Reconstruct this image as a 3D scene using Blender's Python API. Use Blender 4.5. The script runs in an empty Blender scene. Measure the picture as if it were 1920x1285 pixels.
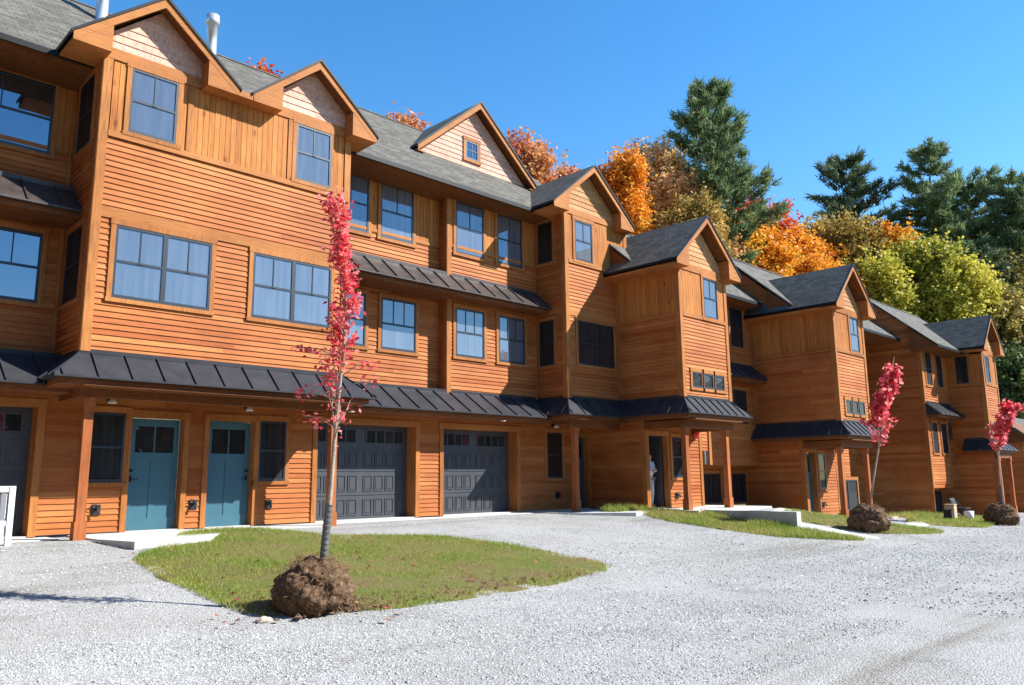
import bpy, bmesh, math, random
import numpy as np
from mathutils import Vector, Matrix
R = math.radians
random.seed(7)
rng = np.random.default_rng(7)
sc = bpy.context.scene

# ---------------------------------------------------------------- camera
FPX, YAW, PITCH, ROLL = 1484.86, 0.779, 0.1717, -0.0112
fw = Vector((math.sin(YAW)*math.cos(PITCH), math.cos(YAW)*math.cos(PITCH), math.sin(PITCH)))
r0 = Vector((math.cos(YAW), -math.sin(YAW), 0)); u0_ = r0.cross(fw)
cr = math.cos(ROLL)*r0 + math.sin(ROLL)*u0_
cu = -math.sin(ROLL)*r0 + math.cos(ROLL)*u0_
cam_d = bpy.data.cameras.new("camera"); cam = bpy.data.objects.new("camera", cam_d)
sc.collection.objects.link(cam)
cam_d.sensor_width = 36; cam_d.lens = 36*FPX/1920; cam_d.clip_start = .05; cam_d.clip_end = 3000
m = Matrix((cr, cu, -fw)).transposed().to_4x4(); m.translation = Vector((0, 0, .87))
cam.matrix_world = m
sc.camera = cam

# ---------------------------------------------------------------- sky and sun
SUN_EL = math.atan2(1.16, math.sqrt(2)); SUN_AZ = R(135)
w = bpy.data.worlds.new("World"); sc.world = w; w.use_nodes = True
nt = w.node_tree; nt.nodes.clear()
sky = nt.nodes.new("ShaderNodeTexSky"); sky.sky_type = 'NISHITA'; sky.sun_disc = False
sky.sun_elevation = SUN_EL; sky.sun_rotation = SUN_AZ
sky.air_density = 1.12; sky.dust_density = 0; sky.ozone_density = 2.0; sky.altitude = 300
bgn = nt.nodes.new("ShaderNodeBackground"); bgn.inputs[1].default_value = .125
hs = nt.nodes.new("ShaderNodeHueSaturation"); hs.inputs['Saturation'].default_value = 1.34
out = nt.nodes.new("ShaderNodeOutputWorld")
nt.links.new(sky.outputs[0], hs.inputs['Color']); nt.links.new(hs.outputs[0], bgn.inputs[0]); nt.links.new(bgn.outputs[0], out.inputs[0])
sd = bpy.data.lights.new("sun", 'SUN'); sd.energy = 5.0; sd.angle = R(.53); sd.color = (1, .99, .95)
so = bpy.data.objects.new("sun", sd); sc.collection.objects.link(so)
so.rotation_euler = Vector((1, -1, 1.16)).to_track_quat('Z', 'Y').to_euler()
sc.view_settings.view_transform = 'Standard'; sc.view_settings.look = 'None'
sc.view_settings.exposure = 1.02; sc.view_settings.gamma = 1
sc.cycles.max_bounces = 8; sc.cycles.caustics_reflective = False; sc.cycles.caustics_refractive = False

# ---------------------------------------------------------------- materials
def mat(name):
    m = bpy.data.materials.new(name); m.use_nodes = True
    n = m.node_tree.nodes; b = n["Principled BSDF"]
    return m, n, m.node_tree.links, b
def N(n, t, **k):
    x = n.new(t)
    for a, v in k.items(): setattr(x, a, v)
    return x
def ramp(n, stops):
    r = n.new("ShaderNodeValToRGB"); e = r.color_ramp.elements
    while len(e) < len(stops): e.new(.5)
    for i, (p, c) in enumerate(stops):
        e[i].position = p; e[i].color = (*c, 1)
    return r
def pos(n, l, scale):
    g = n.new("ShaderNodeNewGeometry"); mp = n.new("ShaderNodeMapping"); mp.inputs['Scale'].default_value = scale
    l.new(g.outputs['Position'], mp.inputs[0]); return mp.outputs[0]
def noise(n, l, vec, scale, detail=4, rough=.55):
    x = n.new("ShaderNodeTexNoise"); x.inputs['Scale'].default_value = scale; x.inputs['Detail'].default_value = detail
    x.inputs['Roughness'].default_value = rough
    if vec is not None: l.new(vec, x.inputs['Vector'])
    return x.outputs['Fac']
def mixc(n, l, fac, a, b, blend='MIX'):
    x = n.new("ShaderNodeMix"); x.data_type = 'RGBA'; x.blend_type = blend
    for sock, v in ((x.inputs[0], fac), (x.inputs[6], a), (x.inputs[7], b)):
        if isinstance(v, (int, float)): sock.default_value = v
        elif isinstance(v, tuple): sock.default_value = (*v, 1) if len(v) == 3 else v
        else: l.new(v, sock)
    return x.outputs[2]
def bump(n, l, b, h, strength, dist):
    x = n.new("ShaderNodeBump"); x.inputs['Strength'].default_value = strength; x.inputs['Distance'].default_value = dist
    l.new(h, x.inputs['Height']); l.new(x.outputs[0], b.inputs['Normal'])

def wood(name, c1, c2, scale, rough=.62, knots=False, spread=1.0):
    m, n, l, b = mat(name)
    at = N(n, "ShaderNodeAttribute", attribute_name="tint")
    base = ramp(n, [(0, c1), (1, c2)]); l.new(at.outputs['Fac'], base.inputs[0])
    g1 = noise(n, l, pos(n, l, scale), 3.0, 6, .65)
    r1 = ramp(n, [(.28, (.50,)*3), (.5, (.98,)*3), (.74, (1.26,)*3)]); l.new(g1, r1.inputs[0])
    c = mixc(n, l, .8*spread, base.outputs[0], r1.outputs[0], 'MULTIPLY')
    g2 = noise(n, l, pos(n, l, (.35, .35, .35)), 1.6, 4, .6)
    r2 = ramp(n, [(.33, (.80, .74, .70)), (.66, (1.10, 1.10, 1.08))]); l.new(g2, r2.inputs[0])
    c = mixc(n, l, 1.0, c, r2.outputs[0], 'MULTIPLY')
    if knots:
        v = N(n, "ShaderNodeTexVoronoi"); v.inputs['Scale'].default_value = 1.0
        l.new(pos(n, l, (3.2, 3.2, 1.5)), v.inputs['Vector'])
        r3 = ramp(n, [(.05, (.38, .24, .16)), (.16, (1, 1, 1))]); l.new(v.outputs['Distance'], r3.inputs[0])
        c = mixc(n, l, .75, c, r3.outputs[0], 'MULTIPLY')
    l.new(c, b.inputs['Base Color']); b.inputs['Roughness'].default_value = rough
    b.inputs['Specular IOR Level'].default_value = .14
    bump(n, l, b, g1, .25, .004)
    return m
M = {}
M['siding'] = wood('cedar_clapboard', (.365, .098, .024), (.535, .200, .060), (.9, .9, 26))
M['trim'] = wood('cedar_trim', (.35, .125, .034), (.47, .190, .056), (9, 9, .9))
M['trim_h'] = wood('cedar_trim_rail', (.36, .130, .036), (.48, .195, .058), (.9, .9, 16))
M['board'] = wood('vertical_cedar_board', (.38, .128, .028), (.545, .220, .055), (13, 13, .7), knots=True)
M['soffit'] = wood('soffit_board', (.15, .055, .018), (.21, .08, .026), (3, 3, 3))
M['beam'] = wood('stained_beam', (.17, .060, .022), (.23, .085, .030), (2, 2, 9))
M['post'] = wood('stained_post', (.34, .105, .036), (.44, .145, .05), (8, 8, .8))
M['shake_pale'] = wood('pale_shingle', (.57, .32, .23), (.69, .44, .34), (8, 8, 3), .75)
M['shake'] = wood('gable_shingle', (.44, .215, .088), (.56, .31, .145), (8, 8, 3), .75)

def simple(name, c, rough=.5, metal=0, spec=.5, var=.0, bscale=0, bstr=0):
    m, n, l, b = mat(name)
    b.inputs['Roughness'].default_value = rough; b.inputs['Metallic'].default_value = metal
    b.inputs['Specular IOR Level'].default_value = spec
    if var:
        g = noise(n, l, pos(n, l, (1, 1, 1)), 3.5, 6, .65)
        r = ramp(n, [(.3, tuple(x*(1-var) for x in c)), (.7, tuple(min(1, x*(1+var)) for x in c))]); l.new(g, r.inputs[0])
        l.new(r.outputs[0], b.inputs['Base Color'])
        if bstr:
            g2 = noise(n, l, pos(n, l, (1, 1, 1)), bscale, 5, .6); bump(n, l, b, g2, bstr, .02)
    else: b.inputs['Base Color'].default_value = (*c, 1)
    return m
M['frame'] = simple('dark_window_frame', (.022, .027, .036), .38)
M['metal'] = simple('dark_standing_seam_metal', (.038, .037, .041), .45, .0, .16, .22)
M['metal_brown'] = simple('weathered_standing_seam_metal', (.060, .046, .040), .42, .0, .35, .45)
M['drip'] = simple('dark_drip_edge', (.012, .012, .013), .5, spec=.2)
M['teal'] = simple('teal_door_paint', (.040, .122, .162), .42, var=.06)
M['slate'] = simple('slate_garage_paint', (.058, .061, .068), .36, var=.1)
M['palegarage'] = simple('pale_garage_paint', (.42, .43, .44), .5, var=.05)
M['concrete'] = simple('concrete', (.52, .50, .46), .9, 0, .2, .16, 30, .3)
M['galv'] = simple('galvanised_flue', (.62, .62, .64), .35, .55, .5, .08)
M['black'] = simple('black_plastic', (.012, .012, .014), .5)
M['white'] = simple('white_paint', (.80, .79, .77), .5, var=.03)
M['bulb'] = simple('white_enamel', (.85, .83, .78), .4)
M['red'] = simple('red_enamel', (.55, .02, .02), .35)
M['bark'] = simple('grey_bark', (.34, .265, .20), .9, 0, .2, .35, 25, .6)
M['bark_dark'] = simple('dark_bark', (.09, .07, .055), .95, 0, .2, .35, 6, .8)
M['interior'] = simple('interior_plaster', (.72, .73, .75), .9)
M['interior_dark'] = simple('interior_floor', (.05, .045, .04), .8)
M['stone'] = simple('field_stone', (.46, .38, .30), .9, 0, .2, .25, 12, .5)
M['mesh_gray'] = simple('grey_mesh', (.20, .20, .21), .7)
M['tan'] = simple('tan_card', (.52, .36, .22), .8, var=.1)
M['handle'] = simple('dark_bronze', (.02, .018, .017), .35, .6)

def glass(name, tint, refl, cur_lo, cur_hi, curtain=True):
    m, n, l, b = mat(name)
    o = n["Material Output"]
    gl = N(n, "ShaderNodeBsdfGlossy"); gl.inputs['Color'].default_value = (*tint, 1); gl.inputs['Roughness'].default_value = .015
    g = noise(n, l, pos(n, l, (5, 5, .35)), 2.0, 3, .5); oi = N(n, 'ShaderNodeObjectInfo'); mr = N(n, 'ShaderNodeMapRange'); mr.inputs[3].default_value = .55; mr.inputs[4].default_value = 1.15; l.new(oi.outputs['Random'], mr.inputs[0])
    rr = ramp(n, [(.35, cur_lo), (.65, cur_hi)]); l.new(g, rr.inputs[0])
    l.new(mixc(n, l, 1.0, rr.outputs[0], mr.outputs[0], 'MULTIPLY'), b.inputs['Base Color']); b.inputs['Roughness'].default_value = .7; b.inputs['Specular IOR Level'].default_value = .2
    mx = N(n, "ShaderNodeMixShader"); mx.inputs[0].default_value = refl
    wv = noise(n, l, pos(n, l, (1, 1, 1)), .9, 2, .5)
    bp = N(n, "ShaderNodeBump"); bp.inputs['Strength'].default_value = .12; bp.inputs['Distance'].default_value = .05
    l.new(wv, bp.inputs['Height']); l.new(bp.outputs[0], gl.inputs['Normal'])
    l.new(b.outputs[0], mx.inputs[1]); l.new(gl.outputs[0], mx.inputs[2]); l.new(mx.outputs[0], o.inputs[0])
    return m
M['pane'] = glass('curtained_window_glass', (.42, .45, .50), .32, (.105, .125, .155), (.155, .175, .205))
M['pane_dark'] = glass('dark_window_glass', (.7, .75, .8), .08, (.008, .009, .011), (.022, .024, .026))
M['pane_sky'] = glass('sky_window_glass', (.28, .32, .38), .62, (.015, .02, .03), (.03, .035, .045))

def shingles(name, c1, c2):
    m, n, l, b = mat(name)
    g = N(n, "ShaderNodeNewGeometry"); sx = N(n, "ShaderNodeSeparateXYZ"); l.new(g.outputs['Position'], sx.inputs[0])
    # courses by height, tabs along the horizontal run
    ad = N(n, "ShaderNodeMath", operation='ADD'); l.new(sx.outputs['X'], ad.inputs[0]); l.new(sx.outputs['Y'], ad.inputs[1])
    nx = N(n, "ShaderNodeSeparateXYZ"); l.new(g.outputs['True Normal'], nx.inputs[0])
    ab = N(n, "ShaderNodeMath", operation='ABSOLUTE'); l.new(nx.outputs['X'], ab.inputs[0])
    gt = N(n, "ShaderNodeMath", operation='GREATER_THAN'); l.new(ab.outputs[0], gt.inputs[0]); gt.inputs[1].default_value = .3
    mxf = N(n, "ShaderNodeMix"); mxf.data_type = 'FLOAT'; l.new(gt.outputs[0], mxf.inputs[0]); l.new(sx.outputs['X'], mxf.inputs[2]); l.new(sx.outputs['Y'], mxf.inputs[3])
    cb = N(n, "ShaderNodeCombineXYZ"); l.new(mxf.outputs[0], cb.inputs[0]); l.new(sx.outputs['Z'], cb.inputs[1])
    br = N(n, "ShaderNodeTexBrick"); l.new(cb.outputs[0], br.inputs['Vector']); br.offset = .37; br.offset_frequency = 2
    br.inputs['Scale'].default_value = 1.0; br.inputs['Brick Width'].default_value = .27; br.inputs['Row Height'].default_value = .092
    br.inputs['Mortar Size'].default_value = .006; br.inputs['Mortar Smooth'].default_value = .2
    br.inputs['Color1'].default_value = (*c1, 1); br.inputs['Color2'].default_value = (*c2, 1); br.inputs['Mortar'].default_value = (*[x*.42 for x in c1], 1)
    ns = noise(n, l, pos(n, l, (1, 1, 1)), 9, 5, .7)
    r = ramp(n, [(.3, (.72,)*3), (.7, (1.22,)*3)]); l.new(ns, r.inputs[0])
    c = mixc(n, l, .9, br.outputs['Color'], r.outputs[0], 'MULTIPLY')
    n3 = noise(n, l, pos(n, l, (1, 1, 1)), 70, 3, .7)
    r3 = ramp(n, [(.35, (.75,)*3), (.65, (1.2,)*3)]); l.new(n3, r3.inputs[0])
    c = mixc(n, l, .7, c, r3.outputs[0], 'MULTIPLY')
    l.new(c, b.inputs['Base Color']); b.inputs['Roughness'].default_value = .92; b.inputs['Specular IOR Level'].default_value = .2
    bump(n, l, b, br.outputs['Fac'], -.6, .02)
    return m
M['roof'] = shingles('asphalt_shingle', (.100, .090, .074), (.172, .157, .131))

def leaf_mat(name, stops, trans=.35):
    m, n, l, b = mat(name)
    o = n["Material Output"]
    at = N(n, "ShaderNodeAttribute", attribute_name="tint")
    r = ramp(n, stops); l.new(at.outputs['Fac'], r.inputs[0])
    l.new(r.outputs[0], b.inputs['Base Color']); b.inputs['Roughness'].default_value = .55; b.inputs['Specular IOR Level'].default_value = .25
    t = N(n, "ShaderNodeBsdfTranslucent"); l.new(r.outputs[0], t.inputs['Color'])
    mx = N(n, "ShaderNodeMixShader"); mx.inputs[0].default_value = trans
    l.new(b.outputs[0], mx.inputs[1]); l.new(t.outputs[0], mx.inputs[2]); l.new(mx.outputs[0], o.inputs[0])
    return m
LM = {
 'red_young': leaf_mat('scarlet_young_maple_leaf', [(0, (.60, .03, .045)), (.5, (.86, .13, .15)), (1, (.90, .38, .34))], .55),
 'red': leaf_mat('red_maple_leaf', [(0, (.30, .03, .02)), (.5, (.60, .08, .03)), (1, (.72, .24, .06))], .42),
 'rust': leaf_mat('rust_leaf', [(0, (.42, .12, .055)), (.5, (.66, .27, .11)), (1, (.70, .42, .16))], .42),
 'orange': leaf_mat('orange_leaf', [(0, (.55, .12, .015)), (.5, (.80, .30, .025)), (1, (.85, .48, .06))], .42),
 'amber': leaf_mat('amber_leaf', [(0, (.58, .20, .025)), (.5, (.82, .38, .03)), (1, (.86, .55, .07))], .42),
 'peach': leaf_mat('peach_leaf', [(0, (.60, .29, .14)), (.5, (.80, .48, .19)), (1, (.80, .66, .24))], .45),
 'olive': leaf_mat('olive_leaf', [(0, (.20, .15, .04)), (.5, (.38, .27, .065)), (1, (.58, .36, .09))], .42),
 'yellowgreen': leaf_mat('yellow_green_leaf', [(0, (.21, .21, .03)), (.5, (.48, .44, .055)), (1, (.66, .56, .09))], .42),
 'darkolive': leaf_mat('dark_olive_leaf', [(0, (.16, .14, .04)), (.5, (.34, .27, .07)), (1, (.52, .40, .11))], .4),
 'green': leaf_mat('green_leaf', [(0, (.05, .08, .025)), (.5, (.11, .15, .045)), (1, (.22, .23, .07))], .4),
 'pine': leaf_mat('pine_needle', [(0, (.080, .125, .062)), (.5, (.165, .235, .105)), (1, (.31, .345, .13))], .4),
 'pine_dark': leaf_mat('dark_pine_needle', [(0, (.045, .075, .042)), (.5, (.095, .140, .070)), (1, (.21, .225, .085))], .34),
}
def gravel_mat():
    m, n, l, b = mat('grey_gravel')
    v = N(n, "ShaderNodeTexVoronoi"); v.inputs['Scale'].default_value = 62; v.inputs['Randomness'].default_value = 1
    l.new(pos(n, l, (1, 1, 1)), v.inputs['Vector'])
    bw = N(n, "ShaderNodeRGBToBW"); l.new(v.outputs['Color'], bw.inputs[0])
    r = ramp(n, [(.0, (.27, .261, .245)), (.25, (.39, .379, .358)), (.8, (.48, .468, .445)), (1, (.62, .606, .58))]); l.new(bw.outputs[0], r.inputs[0])
    rd = ramp(n, [(.42, (1, 1, 1)), (.9, (.50, .49, .48))]); l.new(v.outputs['Distance'], rd.inputs[0])
    c = mixc(n, l, .8, r.outputs[0], rd.outputs[0], 'MULTIPLY')
    v2 = N(n, "ShaderNodeTexVoronoi"); v2.inputs['Scale'].default_value = 130
    l.new(pos(n, l, (1, 1, 1)), v2.inputs['Vector'])
    bw2 = N(n, "ShaderNodeRGBToBW"); l.new(v2.outputs['Color'], bw2.inputs[0])
    r2 = ramp(n, [(.1, (.62,)*3), (.9, (1.22,)*3)]); l.new(bw2.outputs[0], r2.inputs[0])
    c = mixc(n, l, .7, c, r2.outputs[0], 'MULTIPLY')
    sp = noise(n, l, pos(n, l, (1, 1, 1)), 58, 2, .5); spm = noise(n, l, pos(n, l, (1, 1, 1)), 1.1, 4, .6)
    ad = N(n, "ShaderNodeMath", operation='ADD'); l.new(sp, ad.inputs[0]); l.new(spm, ad.inputs[1])
    rs_ = ramp(n, [(.55, (1, 1, 1)), (.66, (.45, .44, .43))]); dv = N(n, "ShaderNodeMath", operation='MULTIPLY'); l.new(ad.outputs[0], dv.inputs[0]); dv.inputs[1].default_value = .5; l.new(dv.outputs[0], rs_.inputs[0])
    c = mixc(n, l, .85, c, rs_.outputs[0], 'MULTIPLY')
    # fines against loose stone: large soft patches, and darker damp ruts along the lane
    big = noise(n, l, pos(n, l, (.55, .55, .55)), .8, 6, .62)
    rb = ramp(n, [(.30, (.86, .845, .815)), (.5, (.99, .98, .965)), (.62, (1.06, 1.055, 1.05))]); l.new(big, rb.inputs[0])
    c = mixc(n, l, 1, c, rb.outputs[0], 'MULTIPLY')
    mp = N(n, "ShaderNodeMapping"); g = N(n, "ShaderNodeNewGeometry"); l.new(g.outputs['Position'], mp.inputs[0])
    mp.inputs['Rotation'].default_value = (0, 0, R(-14)); mp.inputs['Scale'].default_value = (.10, 1.0, 1)
    rut = noise(n, l, mp.outputs[0], 1.1, 5, .6)
    rr = ramp(n, [(.56, (1, 1, 1)), (.68, (.68, .64, .57))]); l.new(rut, rr.inputs[0])
    c = mixc(n, l, .8, c, rr.outputs[0], 'MULTIPLY')
    l.new(c, b.inputs['Base Color']); b.inputs['Roughness'].default_value = .95; b.inputs['Specular IOR Level'].default_value = .15
    hh = N(n, "ShaderNodeMath", operation='SUBTRACT'); l.new(bw.outputs[0], hh.inputs[0]); l.new(v.outputs['Distance'], hh.inputs[1])
    bump(n, l, b, hh.outputs[0], .75, .013)
    return m
M['gravel'] = gravel_mat()
def turf_mat():
    m, n, l, b = mat('autumn_turf')
    g = noise(n, l, pos(n, l, (1, 1, 1)), 1.3, 6, .65)
    r = ramp(n, [(.32, (.17, .11, .065)), (.46, (.17, .145, .055)), (.62, (.12, .15, .035))]); l.new(g, r.inputs[0])
    g2 = noise(n, l, pos(n, l, (1, 1, 1)), 40, 4, .7)
    r2 = ramp(n, [(.3, (.6,)*3), (.7, (1.25,)*3)]); l.new(g2, r2.inputs[0])
    l.new(mixc(n, l, 1, r.outputs[0], r2.outputs[0], 'MULTIPLY'), b.inputs['Base Color']); b.inputs['Roughness'].default_value = .95
    b.inputs['Specular IOR Level'].default_value = .1
    bump(n, l, b, g2, .7, .03)
    return m
M['turf'] = turf_mat()
M['blade'] = leaf_mat('grass_blade', [(0, (.46, .34, .14)), (.3, (.42, .37, .10)), (.65, (.31, .36, .065)), (1, (.17, .29, .04))], .42)
M['hillsoil'] = simple('leaf_litter', (.12, .085, .045), .95, 0, .1, .5, 3, .5)
def soil_mat():
    m, n, l, b = mat('root_ball_soil')
    g = noise(n, l, pos(n, l, (1, 1, 1)), 14, 6, .7)
    r = ramp(n, [(.30, (.035, .020, .012)), (.52, (.16, .095, .055)), (.75, (.34, .215, .13))]); l.new(g, r.inputs[0])
    l.new(r.outputs[0], b.inputs['Base Color']); b.inputs['Roughness'].default_value = 1; b.inputs['Specular IOR Level'].default_value = .1
    bump(n, l, b, g, 1.0, .05); return m
M['soil'] = soil_mat()
M['root'] = simple('dry_root', (.24, .145, .085), .9, 0, .1, .4)
def guard_mat():
    m, n, l, b = mat('mesh_trunk_guard')
    v = N(n, "ShaderNodeTexChecker"); v.inputs['Scale'].default_value = 1
    l.new(pos(n, l, (62, 62, 62)), v.inputs['Vector'])
    l.new(mixc(n, l, v.outputs['Fac'], (.012, .012, .012), (.20, .185, .17)), b.inputs['Base Color']); b.inputs['Roughness'].default_value = .6
    return m
M['guard'] = guard_mat()
M['skin'] = simple('skin', (.55, .33, .24), .6); M['shirt'] = simple('pale_blue_cloth', (.62, .70, .80), .9, var=.15)
M['trousers'] = simple('grey_cloth', (.50, .50, .51), .9, var=.12); M['hair'] = simple('dark_hair', (.012, .010, .010), .6)

# ---------------------------------------------------------------- mesh helpers
COL = sc.collection
class MB:
    def __init__(s): s.v = []; s.f = []; s.t = []
    def quad(s, a, b, c, d, t=.5):
        i = len(s.v); s.v += [tuple(a), tuple(b), tuple(c), tuple(d)]; s.f.append((i, i+1, i+2, i+3)); s.t.append(t)
    def tri(s, a, b, c, t=.5):
        i = len(s.v); s.v += [tuple(a), tuple(b), tuple(c)]; s.f.append((i, i+1, i+2)); s.t.append(t)
    def hexa(s, p, t=.5):          # p: 8 points, bottom 4 (loop) then top 4 (same loop)
        i = len(s.v); s.v += [tuple(q) for q in p]
        for f in ((3, 2, 1, 0), (4, 5, 6, 7), (0, 1, 5, 4), (1, 2, 6, 5), (2, 3, 7, 6), (3, 0, 4, 7)):
            s.f.append(tuple(i+k for k in f)); s.t.append(t)
    def box(s, x0, x1, y0, y1, z0, z1, t=.5):
        s.hexa([(x0, y0, z0), (x1, y0, z0), (x1, y1, z0), (x0, y1, z0), (x0, y0, z1), (x1, y0, z1), (x1, y1, z1), (x0, y1, z1)], t)
    def prism(s, loop_a, loop_b, t=.5):
        n = len(loop_a); i = len(s.v); s.v += [tuple(q) for q in loop_a] + [tuple(q) for q in loop_b]
        s.f.append(tuple(range(i+n-1, i-1, -1))); s.t.append(t)
        s.f.append(tuple(range(i+n, i+2*n))); s.t.append(t)
        for k in range(n):
            k2 = (k+1) % n; s.f.append((i+k, i+k2, i+n+k2, i+n+k)); s.t.append(t)
    def tube(s, pts, rad, seg=8, t=.5, cap=True):
        pts = [Vector(p) for p in pts]; n = len(pts)
        if not isinstance(rad, (list, tuple)): rad = [rad]*n
        base = len(s.v)
        for k, p in enumerate(pts):
            d = (pts[min(k+1, n-1)] - pts[max(k-1, 0)]).normalized()
            a = d.cross(Vector((0, 0, 1)) if abs(d.z) < .9 else Vector((1, 0, 0))).normalized(); b = d.cross(a)
            for j in range(seg):
                an = 2*math.pi*j/seg; s.v.append(tuple(p + (a*math.cos(an) + b*math.sin(an))*rad[k]))
        for k in range(n-1):
            for j in range(seg):
                j2 = (j+1) % seg
                s.f.append((base+k*seg+j, base+k*seg+j2, base+(k+1)*seg+j2, base+(k+1)*seg+j)); s.t.append(t)
        if cap:
            s.f.append(tuple(base+j for j in range(seg-1, -1, -1))); s.t.append(t)
            s.f.append(tuple(base+(n-1)*seg+j for j in range(seg))); s.t.append(t)
    def lathe(s, c, prof, seg=16, t=.5):      # prof: (radius, z)
        s.tube([(c[0], c[1], c[2]+z) for r, z in prof], [max(r, .0005) for r, z in prof], seg, t)
    def build(s, name, material, parent=None, smooth=False):
        me = bpy.data.meshes.new(name)
        if not s.v: s.v = [(0, 0, 0)]
        a = np.array(s.v, dtype=float); lo = a.min(0); hi = a.max(0)
        o0 = np.array([(lo[0]+hi[0])/2, (lo[1]+hi[1])/2, lo[2]])
        me.from_pydata((a-o0).tolist(), [], s.f)
        at = me.attributes.new("tint", 'FLOAT', 'FACE'); at.data.foreach_set('value', np.array(s.t, dtype=np.float32))
        me.materials.append(material)
        if smooth: me.polygons.foreach_set('use_smooth', [True]*len(me.polygons))
        me.update()
        o = bpy.data.objects.new(name, me); COL.objects.link(o)
        o.location = Vector(o0)
        if parent is not None:
            pw = parent['_w'] if '_w' in parent else (0, 0, 0)
            o.parent = parent; o.location = Vector(o0) - Vector(pw)
        o['_w'] = [float(x) for x in o0]
        return o
def fix_normals(o):
    bm = bmesh.new(); bm.from_mesh(o.data); bmesh.ops.recalc_face_normals(bm, faces=bm.faces); bm.to_mesh(o.data); bm.free()
def thing(name, label, cat, loc, group=None):
    o = bpy.data.objects.new(name, None); COL.objects.link(o); o.location = loc; o.empty_display_size = .3
    o['_w'] = [float(x) for x in loc]; o['label'] = label; o['category'] = cat
    if group: o['group'] = group
    return o
def tag(o, label, cat, group=None):
    o['label'] = label; o['category'] = cat
    if group: o['group'] = group
    return o
def struct(o, kind='structure'): o['kind'] = kind; return o

class Multi:                     # every board or wall field becomes an object of its own
    def __init__(s): s.subs = []
    def sub(s): s.subs.append(MB()); return s.subs[-1]
    def hexa(s, *a, **k): s.sub().hexa(*a, **k)
    def box(s, *a, **k): s.sub().box(*a, **k)
    def tube(s, *a, **k): s.sub().tube(*a, **k)
    def build(s, *a, **k): return [m.build(*a, **k) for m in s.subs if m.v]
class Wall:                      # (u along the wall, d outward, z) -> world
    def __init__(s, kind, c): s.k = kind; s.c = c
    def P(s, u, d, z): return (u, s.c-d, z) if s.k == 'F' else (s.c-d, u, z)
    def box(s, mb, u0, u1, d0, d1, z0, z1, t=.5):
        mb.hexa([s.P(u0, d1, z0), s.P(u1, d1, z0), s.P(u1, d0, z0), s.P(u0, d0, z0), s.P(u0, d1, z1), s.P(u1, d1, z1), s.P(u1, d0, z1), s.P(u0, d0, z1)], t)

def siding(mb, W, ua, ub, z0, z1, holes=(), expo=.105, lap=.024):
    if isinstance(mb, Multi): mb = mb.sub()
    """clapboards: every course is a tilted board with a real butt edge; ua/ub may be functions of z"""
    fa = ua if callable(ua) else (lambda z: ua); fb = ub if callable(ub) else (lambda z: ub)
    k = 0; z = z0
    while z < z1-1e-4:
        zt = min(z+expo, z1); zm = (z+zt)/2
        iv = [(None, None)]
        cuts = sorted([(h[0], h[1]) for h in holes if h[2] < zm < h[3]])
        segs = []; a = 'L'
        cur = None
        lo = fa(zm); 
        for h in cuts: segs.append((cur, h[0])); cur = h[1]
        segs.append((cur, None))
        for (s0, s1) in segs:
            la, ha = (fa(z), fa(zt)) if s0 is None else (s0, s0)
            lb, hb = (fb(z), fb(zt)) if s1 is None else (s1, s1)
            if lb - la < .01: continue
            # random board lengths
            us = [0.0]; L = lb-la; p = random.uniform(.8, 4.2)
            while p < L-.5: us.append(p/L); p += random.uniform(2.2, 4.8)
            us.append(1.0)
            for i in range(len(us)-1):
                t = min(1, max(0, random.gauss(.5, .23)))
                q0, q1 = us[i], us[i+1]
                A = W.P(la+(lb-la)*q0, lap, z); B = W.P(la+(lb-la)*q1, lap, z)
                C = W.P(ha+(hb-ha)*q1, .004, zt); D = W.P(ha+(hb-ha)*q0, .004, zt)
                A2 = W.P(la+(lb-la)*q0, 0, z); B2 = W.P(la+(lb-la)*q1, 0, z)
                mb.quad(A, B, C, D, t); mb.quad(A2, B2, B, A, t*.6)
        z += expo; k += 1
def vboards(mb, W, ua, ub, z0, z1, wdt=.112):
    if isinstance(mb, Multi): mb = mb.sub()
    u = ua
    while u < ub-.01:
        v = min(u+wdt, ub); t = min(1, max(0, random.gauss(.5, .17)))
        W.box(mb, u+.004, v-.004, .002, .018+random.uniform(0, .002), z0, z1, t); u = v
    W.box(mb, ua, ub, -.01, .004, z0, z1, .1)
def rnd(): return random.uniform(.2, .8)

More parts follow.
